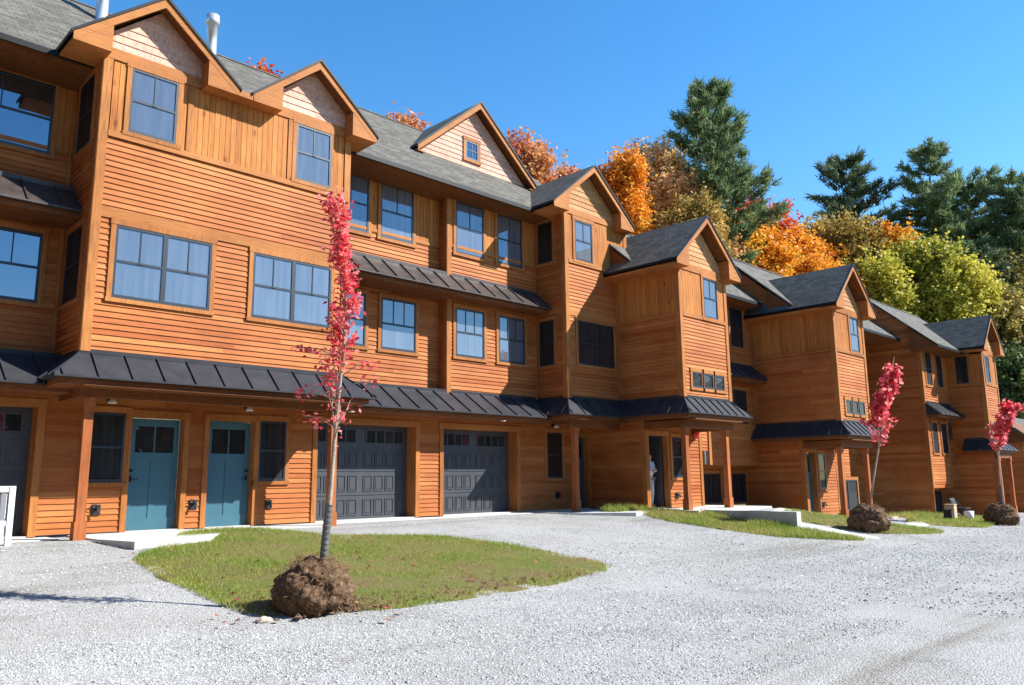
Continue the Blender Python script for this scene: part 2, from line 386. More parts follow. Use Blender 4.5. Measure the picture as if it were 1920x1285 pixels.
def window(th, W, u0, u1, z0, z1, units=1, cols=2, pane='pane', case=True, top_only=False, rows=1, single=False, rail=True):
    cw = .085
    wn = MB()
    if case:
        W.box(wn, u0-cw, u0, .0, .046, z0-.02, z1+.005, rnd()); W.box(wn, u1, u1+cw, .0, .046, z0-.02, z1+.005, rnd())
        W.box(wn, u0-cw-.01, u1+cw+.01, .0, .052, z1+.005, z1+.115, rnd())
        W.box(wn, u0-cw-.015, u1+cw+.015, .0, .060, z0-.095, z0-.02, rnd())
    W.box(wn, u0, u1, -.02, .020, z0-.02, z1+.004, .3)
    ob = wn.build('window', M['trim'], th)
    fr = MB(); sw = .042
    uw = (u1-u0)/units; zm = (z0+z1)/2
    pn = MB()
    for k in range(units):
        a = u0+uw*k; b = a+uw
        W.box(fr, a, a+sw, .021, .044, z0-.018, z1); W.box(fr, b-sw, b, .021, .044, z0-.018, z1)
        W.box(fr, a+sw, b-sw, .021, .043, z1-sw, z1); W.box(fr, a+sw, b-sw, .021, .043, z0-.018, z0+sw)
        if not single and rail:
            W.box(fr, a+sw, b-sw, .021, .041, zm-.022, zm+.022)
        zb = zm+.022 if (not single and rail) else z0+sw
        for c in range(1, cols):
            uu = a+sw+(b-a-2*sw)*c/cols
            W.box(fr, uu-.010, uu+.010, .0255, .037, zb, z1-sw)
        for rr in range(1, rows):
            zz = zb+(z1-sw-zb)*rr/rows
            W.box(fr, a+sw, b-sw, .0255, .036, zz-.010, zz+.010)
        pn.quad(W.P(a+.01, .0245, z0), W.P(b-.01, .0245, z0), W.P(b-.01, .0245, z1-.01), W.P(a+.01, .0245, z1-.01))
        if not single and rail:      # lower sash sits behind the upper one; a small lock on the rail
            W.box(fr, (a+b)/2-.04, (a+b)/2+.04, .041, .050, zm-.01, zm+.012)
    fr.build('frame', M['frame'], ob)
    pn.build('pane', M[pane], ob)
    return ob

def door(th, W, u0, u1, z0, z1, rec=.14, hinge='R', mat_='teal', pane='pane_dark', case=True):
    cw = .10
    d = MB(); L = -rec
    W.box(d, u0+.03, u1-.03, L-.04, L, z0+.02, z1-.02)
    # raised stiles and rails round two tall panels
    sw = .13; mid = (u0+u1)/2; zr = z0+(z1-z0)*.66
    for a, b in ((u0+.03, u0+sw), (u1-sw, u1-.03)): W.box(d, a, b, L, L+.014, z0+.02, z1-.02)
    W.box(d, mid-.05, mid+.05, L, L+.013, z0+.24, zr-.06)
    W.box(d, u0+sw, u1-sw, L, L+.0135, z0+.02, z0+.24)
    W.box(d, u0+sw, u1-sw, L, L+.0135, zr-.06, zr+.06); W.box(d, u0+sw, u1-sw, L, L+.0135, z1-.16, z1-.02)
    W.box(d, mid-.012, mid+.012, L, L+.0125, zr+.06, z1-.16)
    ob = d.build('door', M[mat_], th)
    p = MB()
    for a, b in ((u0+sw+.004, mid-.016), (mid+.016, u1-sw-.004)):
        p.quad(W.P(a, L+.003, zr+.064), W.P(b, L+.003, zr+.064), W.P(b, L+.003, z1-.164), W.P(a, L+.003, z1-.164))
    p.build('pane', M[pane], ob)
    h = MB(); hu = u1-.085 if hinge == 'L' else u0+.085
    W.box(h, hu-.018, hu+.018, L+.014, L+.03, z0+.92, z0+1.02); h.tube([W.P(hu, L+.03, z0+.96), W.P(hu, L+.075, z0+.96)], .012, 8)
    h.tube([W.P(hu, L+.07, z0+.96), W.P(hu+(-.11 if hinge == 'L' else .11), L+.07, z0+.96)], .011, 8)
    h.tube([W.P(hu, L+.014, z0+1.12), W.P(hu, L+.035, z0+1.12)], .03, 12)
    h.build('handle', M['handle'], ob)
    opening(th, W, u0, u1, z0, z1, rec, case)
    return ob
def opening(th, W, u0, u1, z0, z1, rec, case=True, name='door_casing', cw=.105):
    c = MB()
    if case:
        W.box(c, u0-cw, u0, -.005, .045, z0, z1, rnd()); W.box(c, u1, u1+cw, -.005, .045, z0, z1, rnd())
        W.box(c, u0-cw-.02, u1+cw+.02, -.005, .052, z1, z1+.13, rnd())
    W.box(c, u0-.04, u0, -rec-.05, -.006, z0, z1, .4); W.box(c, u1, u1+.04, -rec-.05, -.006, z0, z1, .4)
    W.box(c, u0, u1, -rec-.05, -.006, z1, z1+.04, .4)
    c.build(name, M['trim'], th)
    s = MB(); W.box(s, u0, u1, -rec-.06, .03, z0-.05, z0+.015); s.build('sill', M['concrete'], th)

def garage_door(th, W, u0, u1, z0, z1, rec=.32, mat_='slate', pane='pane_dark', windows=True):
    g = MB(); L = -rec; n = 4; h = (z1-z0)/n; wdt = u1-u0
    W.box(g, u0-.02, u1+.02, L-.05, L-.012, z0+.01, z1)
    for i in range(n):
        a = z0+i*h; b = a+h-.008
        W.box(g, u0, u1, L-.012, L, a+.012, b)
        if i == 3 and windows: continue
        for half in range(2):
            for k in range(4):
                pu = u0+wdt*(half*.5+.02)+ (wdt*.46)*k/4; pw = wdt*.46/4
                x0, x1 = pu+.03, pu+pw-.03; y0, y1 = a+.10, b-.07
                for (q0, q1, r0, r1) in ((x0, x0+.022, y0, y1), (x1-.022, x1, y0, y1), (x0+.022, x1-.022, y0, y0+.022), (x0+.022, x1-.022, y1-.022, y1)):
                    W.box(g, q0, q1, L, L+.016, r0, r1)
                W.box(g, x0+.05, x1-.05, L, L+.010, y0+.05, y1-.05)
    if windows:
        a = z0+3*h
        for half in range(2):
            s0 = u0+wdt*(half*.5+.06); s1 = s0+wdt*.38
            for (q0, q1, r0, r1) in ((s0-.03, s0, a+.14, a+h-.12), (s1, s1+.03, a+.14, a+h-.12), (s0-.03, s1+.03, a+.11, a+.14), (s0-.03, s1+.03, a+h-.12, a+h-.09)):
                W.box(g, q0, q1, L, L+.018, r0, r1)
            for k in range(1, 4):
                uu = s0+(s1-s0)*k/4; W.box(g, uu-.016, uu+.016, L, L+.015, a+.14, a+h-.12)
    ob = g.build('garage_door', M[mat_], th)
    if windows:
        p = MB(); a = z0+3*h
        for half in range(2):
            s0 = u0+wdt*(half*.5+.06); s1 = s0+wdt*.38
            p.quad(W.P(s0, L+.004, a+.14), W.P(s1, L+.004, a+.14), W.P(s1, L+.004, a+h-.12), W.P(s0, L+.004, a+h-.12))
        p.build('pane', M[pane], ob)
    opening(th, W, u0, u1, z0, z1, rec, True, 'garage_casing', .12)
    return ob

def hull(name, pts, material, parent, tint=.5):
    bm = bmesh.new()
    for p in pts: bm.verts.new(p)
    bm.verts.ensure_lookup_table()
    res = bmesh.ops.convex_hull(bm, input=bm.verts)
    for v in [g for g in res['geom_interior'] if isinstance(g, bmesh.types.BMVert)]: 
        if v.is_valid: bm.verts.remove(v)
    bm.verts.index_update()
    mb = MB(); mb.v = [tuple(v.co) for v in bm.verts]; mb.f = [tuple(v.index for v in f.verts) for f in bm.faces]; mb.t = [tint]*len(mb.f)
    bm.free()
    return mb.build(name, material, parent)

def awning(th, x0, x1, y, yback, zt, ze, o, left=True, right=True, material='metal', fas=.10, spacing=.54, left_to=None, right_to=None, phase=.0):
    """standing seam skirt roof round a box x0..x1 whose front wall is at y; hips where left/right"""
    ol = o if left else 0.0; orr = o if right else 0.0
    th_ = .03
    E = [(x0-ol, y-o), (x1+orr, y-o), (x1+orr, yback), (x0-ol, yback)]
    T = [(x0, y), (x1, y), (x1, yback), (x0, yback)]
    ob = hull('awning_roof', [(a, b, ze) for a, b in E]+[(a, b, ze-th_) for a, b in E]+[(a, b, zt) for a, b in T], M[material], th)
    # standing seams
    s = MB(); rw, rh = .009, .030
    nrm = Vector((0, -(zt-ze), o)).normalized()
    def rib(a, b, nn):
        a = Vector(a); b = Vector(b); d = (b-a).normalized(); sd = d.cross(nn).normalized()*rw; up = nn*rh
        s.hexa([a-sd, a+sd, b+sd, b-sd, a-sd+up, a+sd+up, b+sd+up, b-sd+up])
    u = x0-ol+.12+phase
    while u < x1+orr-.05:
        f = 1.0
        if u < x0: f = 1-(x0-u)/ol
        elif u > x1: f = 1-(u-x1)/orr
        rib((u, y-o, ze), (u, y-o+o*f-.004, ze+(zt-ze)*f), nrm); u += spacing
    if left:
        rib((x0-ol, y-o, ze), (x0, y, zt), Vector((-.5, -.5, 1)).normalized())
        nl = Vector((-(zt-ze), 0, o)).normalized(); v = y-o+.3
        while v < yback-.05:
            f = 1.0 if v > y else 1-(y-v)/o
            rib((x0-ol, v, ze), (x0-ol+o*f-.004, v, ze+(zt-ze)*f), nl); v += spacing
    if right:
        rib((x1+orr, y-o, ze), (x1, y, zt), Vector((.5, -.5, 1)).normalized())
    if left: s.box(x0-.03, x0-.001, y, yback-.01, zt-.02, zt+.06)
    # flashing along the wall
    s.box(x0-.01*(left), x1+.01*(right), y-.03, y-.001, zt-.02, zt+.06)
    merge(ob, s)
    # boxed wooden eave under the metal
    i = .11
    E2 = [(x0-ol+(i if left else 0), y-o+i), (x1+orr-(i if right else 0), y-o+i), (x1+orr-(i if right else 0), yback), (x0-ol+(i if left else 0), yback)]
    hull('eave_board', [(a, b, ze-th_-.002) for a, b in E2]+[(a, b, ze-th_-fas) for a, b in E2], M['beam'], th)
    return ob

def merge(ob, mb):
    me = ob.data; w0 = np.array(ob['_w']); v = [tuple(x.co) for x in me.vertices]; f = [tuple(p.vertices) for p in me.polygons]; n = len(v)
    v += [tuple(np.array(q)-w0) for q in mb.v]; f += [tuple(i+n for i in q) for q in mb.f]
    m2 = bpy.data.meshes.new(me.name); m2.from_pydata(v, [], f); m2.attributes.new("tint", 'FLOAT', 'FACE'); m2.materials.append(me.materials[0]); ob.data = m2; bpy.data.meshes.remove(me)
def gable_roof(th, cx, hw, ez, apz, y0, y1, wall_l, wall_r, y_wall, returns=True, y1_eave=None):
    """front gable: shingled slabs, wooden soffit layer, rake boards, boxed returns, drip edge"""
    t = .05; tw = .085
    rf = MB(); sf = MB(); rk = MB(); dr = MB()
    for s in (-1, 1):
        e = cx+s*hw
        rf.hexa([(e, y0, ez-t), (cx, y0, apz-t), (cx, y1, apz-t), (e, y1, ez-t), (e, y0, ez), (cx, y0, apz), (cx, y1, apz), (e, y1, ez)])
        sl = (apz-ez)/hw
        e2 = cx+s*(hw-.03); z2 = ez+.03*sl
        sf.hexa([(e2, y0+.05, z2-t-tw), (cx, y0+.05, apz-t-tw), (cx, y1, apz-t-tw), (e2, y1, z2-t-tw), (e2, y0+.05, z2-t-.002), (cx, y0+.05, apz-t-.002), (cx, y1, apz-t-.002), (e2, y1, z2-t-.002)], .5)
        # rake board
        rk.prism([(e2, y0+.012, z2-t-.004), (cx, y0+.012, apz-t-.004), (cx, y0+.012, apz-t-.18), (e2, y0+.012, z2-t-.15)],
                 [(e2, y0+.049, z2-t-.004), (cx, y0+.049, apz-t-.004), (cx, y0+.049, apz-t-.18), (e2, y0+.049, z2-t-.15)], rnd())
        if returns:
            xi = e-s*.66*min(1, hw/1.5)
            zi = ez+(hw-abs(xi-cx))*sl
            zb = ez-t-.115
            rk.prism([(e2, y0+.016, z2-t-.10), (xi, y0+.016, zi-t-.14), (xi, y0+.016, zb), (e2, y0+.016, zb-.001)], [(e2, y0+.6, z2-t-.10), (xi, y0+.6, zi-t-.14), (xi, y0+.6, zb), (e2, y0+.6, zb-.001)], .5)
        # metal drip edge on the rake
        dr.prism([(cx+s*(hw+.012), y0-.016, ez+.008-.01*sl), (cx, y0-.016, apz+.010), (cx, y0-.016, apz-.055), (cx+s*(hw+.012), y0-.016, ez-.055)],
                 [(cx+s*(hw+.012), y0-.001, ez+.008-.01*sl), (cx, y0-.001, apz+.010), (cx, y0-.001, apz-.055), (cx+s*(hw+.012), y0-.001, ez-.055)])
        dr.box(min(e, e+s*.014), max(e, e+s*.014), y0-.001, y1_eave or y1, ez-.075, ez-.002)
        # fascia and flat soffit along the side eave
        xw = wall_l if s < 0 else wall_r
        xw = min(max(xw, cx-hw), cx+hw); xw = (xw if abs(xw-e) > .1 else e-s*.4); a, b = sorted((e2, xw))
        rk.box(a, b, y0+.6 if returns else y0+.05, y1_eave or y1, ez-t-.118, ez-t-.09, .4)
        a, b = sorted((e2, e2-s*.025)); rk.box(a, b, y0+.051, y1_eave or y1, ez-t-.089, z2-t-.005, .45)
    ro = rf.build('gable_roof', M['roof'], th)
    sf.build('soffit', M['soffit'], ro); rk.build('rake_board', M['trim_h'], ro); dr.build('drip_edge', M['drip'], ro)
    return ro
def main_roof(th, xa, xb, ye, ze, slope, yr, yb=None, ridge=True):
    zr = ze+slope*(yr-ye); t = .06; yb = yb or (2*yr-ye)
    r = MB()
    r.hexa([(xa, ye, ze-t), (xb, ye, ze-t), (xb, yr, zr-t), (xa, yr, zr-t), (xa, ye, ze), (xb, ye, ze), (xb, yr, zr), (xa, yr, zr)])
    r.hexa([(xa, yr, zr-t), (xb, yr, zr-t), (xb, yb, ze-t), (xa, yb, ze-t), (xa, yr, zr), (xb, yr, zr), (xb, yb, ze), (xa, yb, ze)])
    r.hexa([(xa, yr-.14, zr-.09), (xb, yr-.14, zr-.09), (xb, yr+.14, zr-.09), (xa, yr+.14, zr-.09), (xa, yr-.13, zr-.07), (xb, yr-.13, zr-.07), (xb, yr+.02, zr+.03), (xa, yr+.02, zr+.03)])
    ro = r.build('main_roof', M['roof'], th)
    s = MB()
    s.hexa([(xa+.04, ye+.05, ze-t-.05), (xb-.04, ye+.05, ze-t-.05), (xb-.04, ye+1.1, ze-t-.12), (xa+.04, ye+1.1, ze-t-.12), (xa+.04, ye+.05, ze-t-.003), (xb-.04, ye+.05, ze-t-.003), (xb-.04, ye+1.1, ze-t+.9), (xa+.04, ye+1.1, ze-t+.9)], .35)
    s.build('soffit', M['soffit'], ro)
    d = MB(); d.box(xa, xb, ye-.015, ye-.001, ze-.10, ze+.006); d.build('drip_edge', M['drip'], ro)
    return ro
def gable_face(th, W, cx, hw, zb, za, material='shake', expo=.16):
    """shingled triangle; cx,hw: half width at zb; za: apex height"""
    mb = MB(); k = hw/(za-zb)
    siding(mb, W, lambda z: cx-(za-z)*k, lambda z: cx+(za-z)*k, zb, za-.02, (), expo, .02)
    return mb.build('gable_wall', M[material], th)
def post(th, x, y, z0, z1, wd=.145, base=.30):
    p = MB(); h = wd/2
    p.box(x-h, x+h, y-h, y+h, z0+base-.01, z1, .5)
    p.box(x-h-.022, x+h+.022, y-h-.022, y+h+.022, z0, z0+base, .6)
    p.box(x-h-.02, x+h+.02, y-h-.02, y+h+.02, z1-.16, z1-.001, .4)
    return p.build('porch_post', M['post'], th)
def light(th, W, u, z):
    l = MB(); l.tube([W.P(u, .024, z), W.P(u, .05, z)], .05, 12); l.tube([W.P(u, .05, z+.01), W.P(u, .13, z+.05), W.P(u, .17, z+.01)], .012, 8)
    o = l.build('wall_light', M['black'], th)
    b = MB(); c = W.P(u, .17, z-.085); b.lathe(c, [(.075, 0), (.078, .012), (.05, .06), (.02, .09)], 16); b.build('lamp_shade', M['bulb'], o)
def hose(th, W, u, z, reel=True):
    h = MB(); W.box(h, u-.075, u+.075, .018, .04, z-.09, z+.09)
    h.tube([W.P(u, .04, z+.02), W.P(u, .12, z+.02), W.P(u+.01, .13, z-.05)], .022, 8); h.tube([W.P(u, .085, z+.02), W.P(u, .085, z+.075)], .012, 8)
    h.tube([W.P(u-.05+.1*math.cos(a*.7)*.4, .085, z+.075+.035*math.sin(a*.7)) for a in range(10)], .009, 6)
    return h.build('hose_bib', M['black'], th)

def cards_obj(name, V, tint, material, parent, per=4):
    n = len(V)//per; me = bpy.data.meshes.new(name); o0 = V.mean(0); o0[2] = V[:, 2].min()
    me.vertices.add(len(V)); me.vertices.foreach_set('co', (V-o0).astype(np.float32).ravel())
    me.loops.add(len(V)); me.loops.foreach_set('vertex_index', np.arange(len(V), dtype=np.int32))
    me.polygons.add(n); me.polygons.foreach_set('loop_start', np.arange(0, len(V), per, dtype=np.int32)); me.polygons.foreach_set('loop_total', np.full(n, per, dtype=np.int32))
    at = me.attributes.new("tint", 'FLOAT', 'FACE'); at.data.foreach_set('value', np.clip(tint, 0, 1).astype(np.float32))
    me.update(calc_edges=True); me.materials.append(material)
    o = bpy.data.objects.new(name, me); COL.objects.link(o); pw = Vector(parent['_w']); o.parent = parent; o.location = Vector(o0)-pw; o['_w'] = [float(x) for x in o0]
    return o

# ================================================================ GROUND
def lerpx(x, xs, ys): return np.interp(x, xs, ys)
def gz(X, Y):
    X = np.asarray(X, float); Y = np.asarray(Y, float)
    b = np.interp(X, [19, 22.5, 26, 36, 60], [0, -.05, -.45, -.85, -1.0]); F = np.interp(X, [0, 16, 19, 26, 40], [14.3, 14.3, 12.6, 11.0, 9.6])
    r = -.60-.004*np.clip(X, 0, 45); t = np.clip((F-Y)/(F-7.0), 0, 1)
    return b+(r-b)*t
def sheet(name, xs, ys, fz, material):
    X, Y = np.meshgrid(xs, ys); Z = fz(X, Y); nx, ny = len(xs), len(ys)
    mb = MB(); mb.v = np.stack([X.ravel(), Y.ravel(), Z.ravel()], 1).tolist()
    mb.f = [(j*nx+i, j*nx+i+1, (j+1)*nx+i+1, (j+1)*nx+i) for j in range(ny-1) for i in range(nx-1)]; mb.t = [.5]*len(mb.f)
    return mb.build(name, material, None, True)
def small(X, Y): return .012*np.sin(X*2.1+np.sin(Y*1.7)*1.3)*np.sin(Y*1.9+X*.6)
xs = np.unique(np.concatenate([np.linspace(-400, -30, 12), np.linspace(-30, -2, 20), np.linspace(-2, 34, 130), np.linspace(34, 70, 25), np.linspace(70, 500, 12)]))
ys = np.unique(np.concatenate([np.linspace(-400, -30, 12), np.linspace(-30, 0, 16), np.linspace(0, 18, 80), np.linspace(18, 30, 6), np.linspace(30, 600, 14)]))
struct(sheet('gravel_ground', xs, ys, lambda X, Y: gz(X, Y)+small(X, Y)*np.clip((13.6-Y)/2, 0, 1)-.03*np.clip((Y-12.5)/1.5, 0, 1)*(X < 19), M['gravel']))
def hillz(X, Y):
    s = np.clip((Y-20)/60, 0, 1)
    return -1.3+ s*16*np.clip((X+40)/40, .2, 1)+ np.clip((Y-80)/300, 0, 1)*18+ np.clip((X-62)/60, 0, 1)*8*np.clip((Y-2)/10, 0, 1)
unseen_meadow = sheet('unseen_meadow', np.linspace(-400, 500, 46), np.linspace(-400, -3.5, 40), lambda X, Y: gz(X, Y)+.03-.04*(Y > -4)+.0*X, M['turf']); struct(unseen_meadow)  # unseen dark ground behind the viewpoint, added to cut gravel bounce
struct(sheet('hillside', np.linspace(-300, 500, 81), np.unique(np.concatenate([np.linspace(2, 80, 40), np.linspace(80, 600, 15)])), hillz, M['hillsoil']))

def inside(poly, X, Y):
    c = np.zeros(X.shape, bool); n = len(poly)
    for i in range(n):
        x1, y1 = poly[i]; x2, y2 = poly[(i+1) % n]
        cond = ((y1 > Y) != (y2 > Y)) & (X < (x2-x1)*(Y-y1)/(y2-y1+1e-12)+x1); c ^= cond
    return c
def smooth_poly(P, it=2, closed=True):
    P = [np.array(p, float) for p in P]
    for _ in range(it):
        Q = []
        for i in range(len(P)):
            a, b = P[i], P[(i+1) % len(P)]; Q += [a*.75+b*.25, a*.25+b*.75]
        P = Q
    return [tuple(p) for p in P]
def jagged(P, amp=.06, step=.12):
    out = []
    for i in range(len(P)):
        a = np.array(P[i]); b = np.array(P[(i+1) % len(P)]); L = np.linalg.norm(b-a); k = max(1, int(L/step))
        for j in range(k):
            out.append(tuple(a+(b-a)*j/k+rng.normal(0, amp, 2)))
    return out
def patch(name, poly, lift, material, smooth_edge=True):
    """a sheet following the ground inside an outline"""
    bm = bmesh.new(); vs = [bm.verts.new((x, y, 0)) for x, y in poly]
    es = [bm.edges.new((vs[i], vs[(i+1) % len(vs)])) for i in range(len(vs))]
    bmesh.ops.triangle_fill(bm, edges=es, use_beauty=True)
    bmesh.ops.triangulate(bm, faces=bm.faces)
    for _ in range(3):
        long = [e for e in bm.edges if e.calc_length() > .5]
        if long: bmesh.ops.subdivide_edges(bm, edges=long, cuts=1); bmesh.ops.triangulate(bm, faces=[f for f in bm.faces if len(f.verts) > 3])
    co = np.array([v.co[:] for v in bm.verts]); z = gz(co[:, 0], co[:, 1])+small(co[:, 0], co[:, 1])*np.clip((13.6-co[:, 1])/2, 0, 1)+lift
    edge = np.array([v.is_boundary for v in bm.verts]); z = np.where(edge, z-lift-.02, z)
    bm.verts.index_update()
    mb = MB(); mb.v = [(float(a), float(b), float(c)) for (a, b, _), c in zip(co, z)]; mb.f = [tuple(v.index for v in f.verts) for f in bm.faces]; mb.t = [.5]*len(mb.f); bm.free()
    o = mb.build(name, material, None, True); fix_normals(o); return o
LAWNS = {
 'lawn1': [(4.31, 12.3), (4.14, 11.1), (4.09, 9.85), (4.07, 8.92), (4.09, 8.31), (4.3, 7.9), (4.84, 7.73), (5.48, 7.64), (6.31, 7.62), (7.48, 7.63), (8.62, 7.72), (10.41, 8.12), (10.58, 8.98), (10.49, 10.14), (10.3, 11.35), (9.94, 12.18), (8.89, 12.78), (8.19, 12.95), (7.76, 13.8), (7.24, 14.55), (6.0, 14.6), (5.3, 13.2)],
 'lawn2': [(17.2, 12.65), (16.95, 10.97), (16.98, 9.58), (17.44, 8.52), (18.6, 7.6), (19.2, 7.75), (19.05, 9.1), (18.85, 9.4), (18.85, 11.6), (18.6, 13.0), (18.5, 13.6)],
 'lawn3': [(20.6, 10.6), (20.32, 9.05), (20.34, 8.47), (20.69, 7.88), (21.82, 7.52), (23.62, 7.26), (24.34, 8.09), (23.43, 8.61), (24.23, 9.81), (24.6, 10.6), (23, 11.6)],
 'lawn4': [(34.5, 11.2), (27.2, 9.9), (25.6, 8.6), (26.3, 7.29), (28.22, 7.4), (33.47, 8.9), (36.5, 10.3)],
}
bl = MB()
def blades(poly, n, hmin, hmax, wdt):
    P = np.array(poly); lo = P.min(0); hi = P.max(0)
    X = rng.uniform(lo[0], hi[0], n*2); Y = rng.uniform(lo[1], hi[1], n*2); k = inside(poly, X, Y); X = X[k][:n]; Y = Y[k][:n]
    d = .5+.5*np.sin(X*1.9+1.3*np.sin(Y*1.4))*np.cos(Y*2.3+X*.7)   # clumps
    d = .65*d+.35*rng.uniform(0, 1, len(X))
    soil = np.clip((9.9-Y)/1.3, 0, 1)*np.clip((X-5.0)/.9, 0, 1)*(.55+.45*np.sin(X*3.1+np.sin(Y*4)*1.5)*np.sin(Y*5.2+X)) if hmax < .08 else 0*X
    soil = np.clip(soil*1.2+.25*np.clip(np.sin(X*1.3+2)*np.sin(Y*1.7+X*.4), 0, 1), 0, 1)*.86; d = np.clip(d*(1-.45*soil)+.10*(X < 6.5), 0, 1); ring = np.hypot(X-4.78, (Y-8.05)*1.1); bare = (hmax < .08)*(ring < rng.uniform(.45, .75, len(X)))
    keep = (d > .16) & (rng.uniform(0, 1, len(X)) > soil*.92) & ~bare.astype(bool); X, Y, d = X[keep], Y[keep], d[keep]
    Z = gz(X, Y)+small(X, Y)*np.clip((13.6-Y)/2, 0, 1)+.005
    h = rng.uniform(hmin, hmax, len(X))*(.55+.7*d); a = rng.uniform(0, 2*np.pi, len(X)); ln = rng.normal(0, .55, (len(X), 2))*h[:, None]
    t = np.clip(d*.75+rng.normal(.12, .2, len(X)), 0, 1)
    dx, dy = np.cos(a)*wdt/2, np.sin(a)*wdt/2
    for i in range(len(X)):
        bl.tri((X[i]-dx[i], Y[i]-dy[i], Z[i]), (X[i]+dx[i], Y[i]+dy[i], Z[i]), (X[i]+ln[i, 0], Y[i]+ln[i, 1], Z[i]+h[i]), float(t[i]))
for i, (k, P) in enumerate(LAWNS.items()):
    sp = smooth_poly(P, 1); jp = jagged(sp, .035, .13)
    struct(patch('lawn', jp, .03, M['turf']))
    if k == 'lawn1': blades(sp, 95000, .03, .078, .010)
    elif k == 'lawn2': blades(sp, 15000, .05, .13, .018)
    elif k == 'lawn3': blades(sp, 9000, .04, .10, .02)
    else: blades(sp, 12000, .05, .14, .026)
def strip_blades(x0, x1, y0, y1, n, h0, h1): blades([(x0, y0), (x1, y0), (x1, y1), (x0, y1)], n, h0, h1, .02)
strip_blades(17.0, 18.7, 13.4, 13.9, 1100, .08, .24)
strip_blades(18.45, 18.85, 9.4, 11.9, 1600, .06, .22)
strip_blades(30.0, 35.4, 10.6, 11.6, 2200, .10, .30)
g = struct(bl.build('grass', M['blade']), 'stuff')
# crumbled soil thrown round the root balls and along the worn lawn edge
cl = MB()
for k in range(900):
    if k < 420: a = random.gauss(-.2, 1.1); rr = abs(random.gauss(.42, .28))+.2; x, y = 4.8+rr*math.cos(a), max(7.74, 8.05+rr*math.sin(a)*.8)
    elif k < 640: x, y = random.uniform(5.2, 9.5), 7.86+abs(random.gauss(0, .30))
    else: j = random.choice(((20.9, 8.35), (29.05, 7.45))); a = random.uniform(0, 6.28); rr = random.uniform(.35, .8); x, y = j[0]+rr*math.cos(a), j[1]+rr*math.sin(a)
    z = float(gz(x, y))+.03; q = abs(random.gauss(.012, .012))+.006; i = len(cl.v)
    cl.v += [(x+q*random.uniform(.7, 1.3)*dx, y+q*random.uniform(.7, 1.3)*dy, z+q*dz) for dx, dy, dz in ((1, 0, 0), (0, 1, 0), (-1, 0, .1), (0, -1, 0), (.1, .1, .8))]
    for f in ((0, 1, 4), (1, 2, 4), (2, 3, 4), (3, 0, 4)): cl.f.append(tuple(i+v for v in f)); cl.t.append(.5)
struct(cl.build('crumbled_soil', M['soil']), 'stuff')
# loose stones on the gravel, thick near the lane's middle and thinner by the doors
def stones(n, x0, x1, y0, y1, smin, smax):
    X = rng.uniform(x0, x1, n); Y = rng.uniform(y0, y1, n)
    bare = .5+.5*np.sin(.55*X+1.1*Y+np.sin(.8*Y-.3*X)*1.4)*np.cos(.9*Y-.22*X)
    k = rng.uniform(0, 1, n) < .35+.65*bare
    for P in LAWNS.values(): k &= ~inside(smooth_poly(P, 1), X, Y)
    X, Y = X[k], Y[k]; n = len(X); Z = gz(X, Y)+small(X, Y)*np.clip((13.6-Y)/2, 0, 1)
    sz = rng.uniform(smin, smax, n)*np.where(rng.uniform(0, 1, n) < .05, 1.7, 1); a = rng.uniform(0, 2*np.pi, n)
    ring = np.zeros((n, 4, 3)); 
    for q in range(4):
        an = a+q*np.pi/2+rng.normal(0, .25, n); rr = sz*rng.uniform(.7, 1.25, n); ring[:, q] = np.stack([X+np.cos(an)*rr, Y+np.sin(an)*rr, Z+rng.uniform(-.002, .35, n)*sz*.6], 1)
    top = np.stack([X+rng.normal(0, .3, n)*sz, Y+rng.normal(0, .3, n)*sz, Z+sz*rng.uniform(.45, .85, n)], 1)
    V = np.stack([np.stack([ring[:, q], ring[:, (q+1) % 4], top], 1) for q in range(4)], 1).reshape(-1, 3)
    return V, np.repeat(np.clip(rng.normal(.5, .25, n), 0, 1), 4)
Vs = [stones(60000, -1, 9, 3.2, 8.0, .006, .013), stones(45000, 2, 18, 4.0, 12.0, .008, .016), stones(26000, 10, 34, 2.0, 10.0, .012, .022), stones(9000, 3, 17, 11.5, 14.2, .007, .014)]
mS, n_, l_, b_ = mat('loose_stone'); at = N(n_, "ShaderNodeAttribute", attribute_name="tint")
rS = ramp(n_, [(0, (.24, .233, .221)), (.5, (.43, .420, .401)), (1, (.60, .587, .563))]); l_.new(at.outputs['Fac'], rS.inputs[0]); l_.new(rS.outputs[0], b_.inputs['Base Color']); b_.inputs['Roughness'].default_value = .9
root_ = thing('gravel', 'g', 'g', (0, 0, 0)); o_ = cards_obj('loose_gravel', np.concatenate([v for v, t in Vs]), np.concatenate([t for v, t in Vs]), mS, root_, 3)
o_.parent = None; o_.location = Vector(o_['_w']); bpy.data.objects.remove(root_); struct(o_, 'stuff')
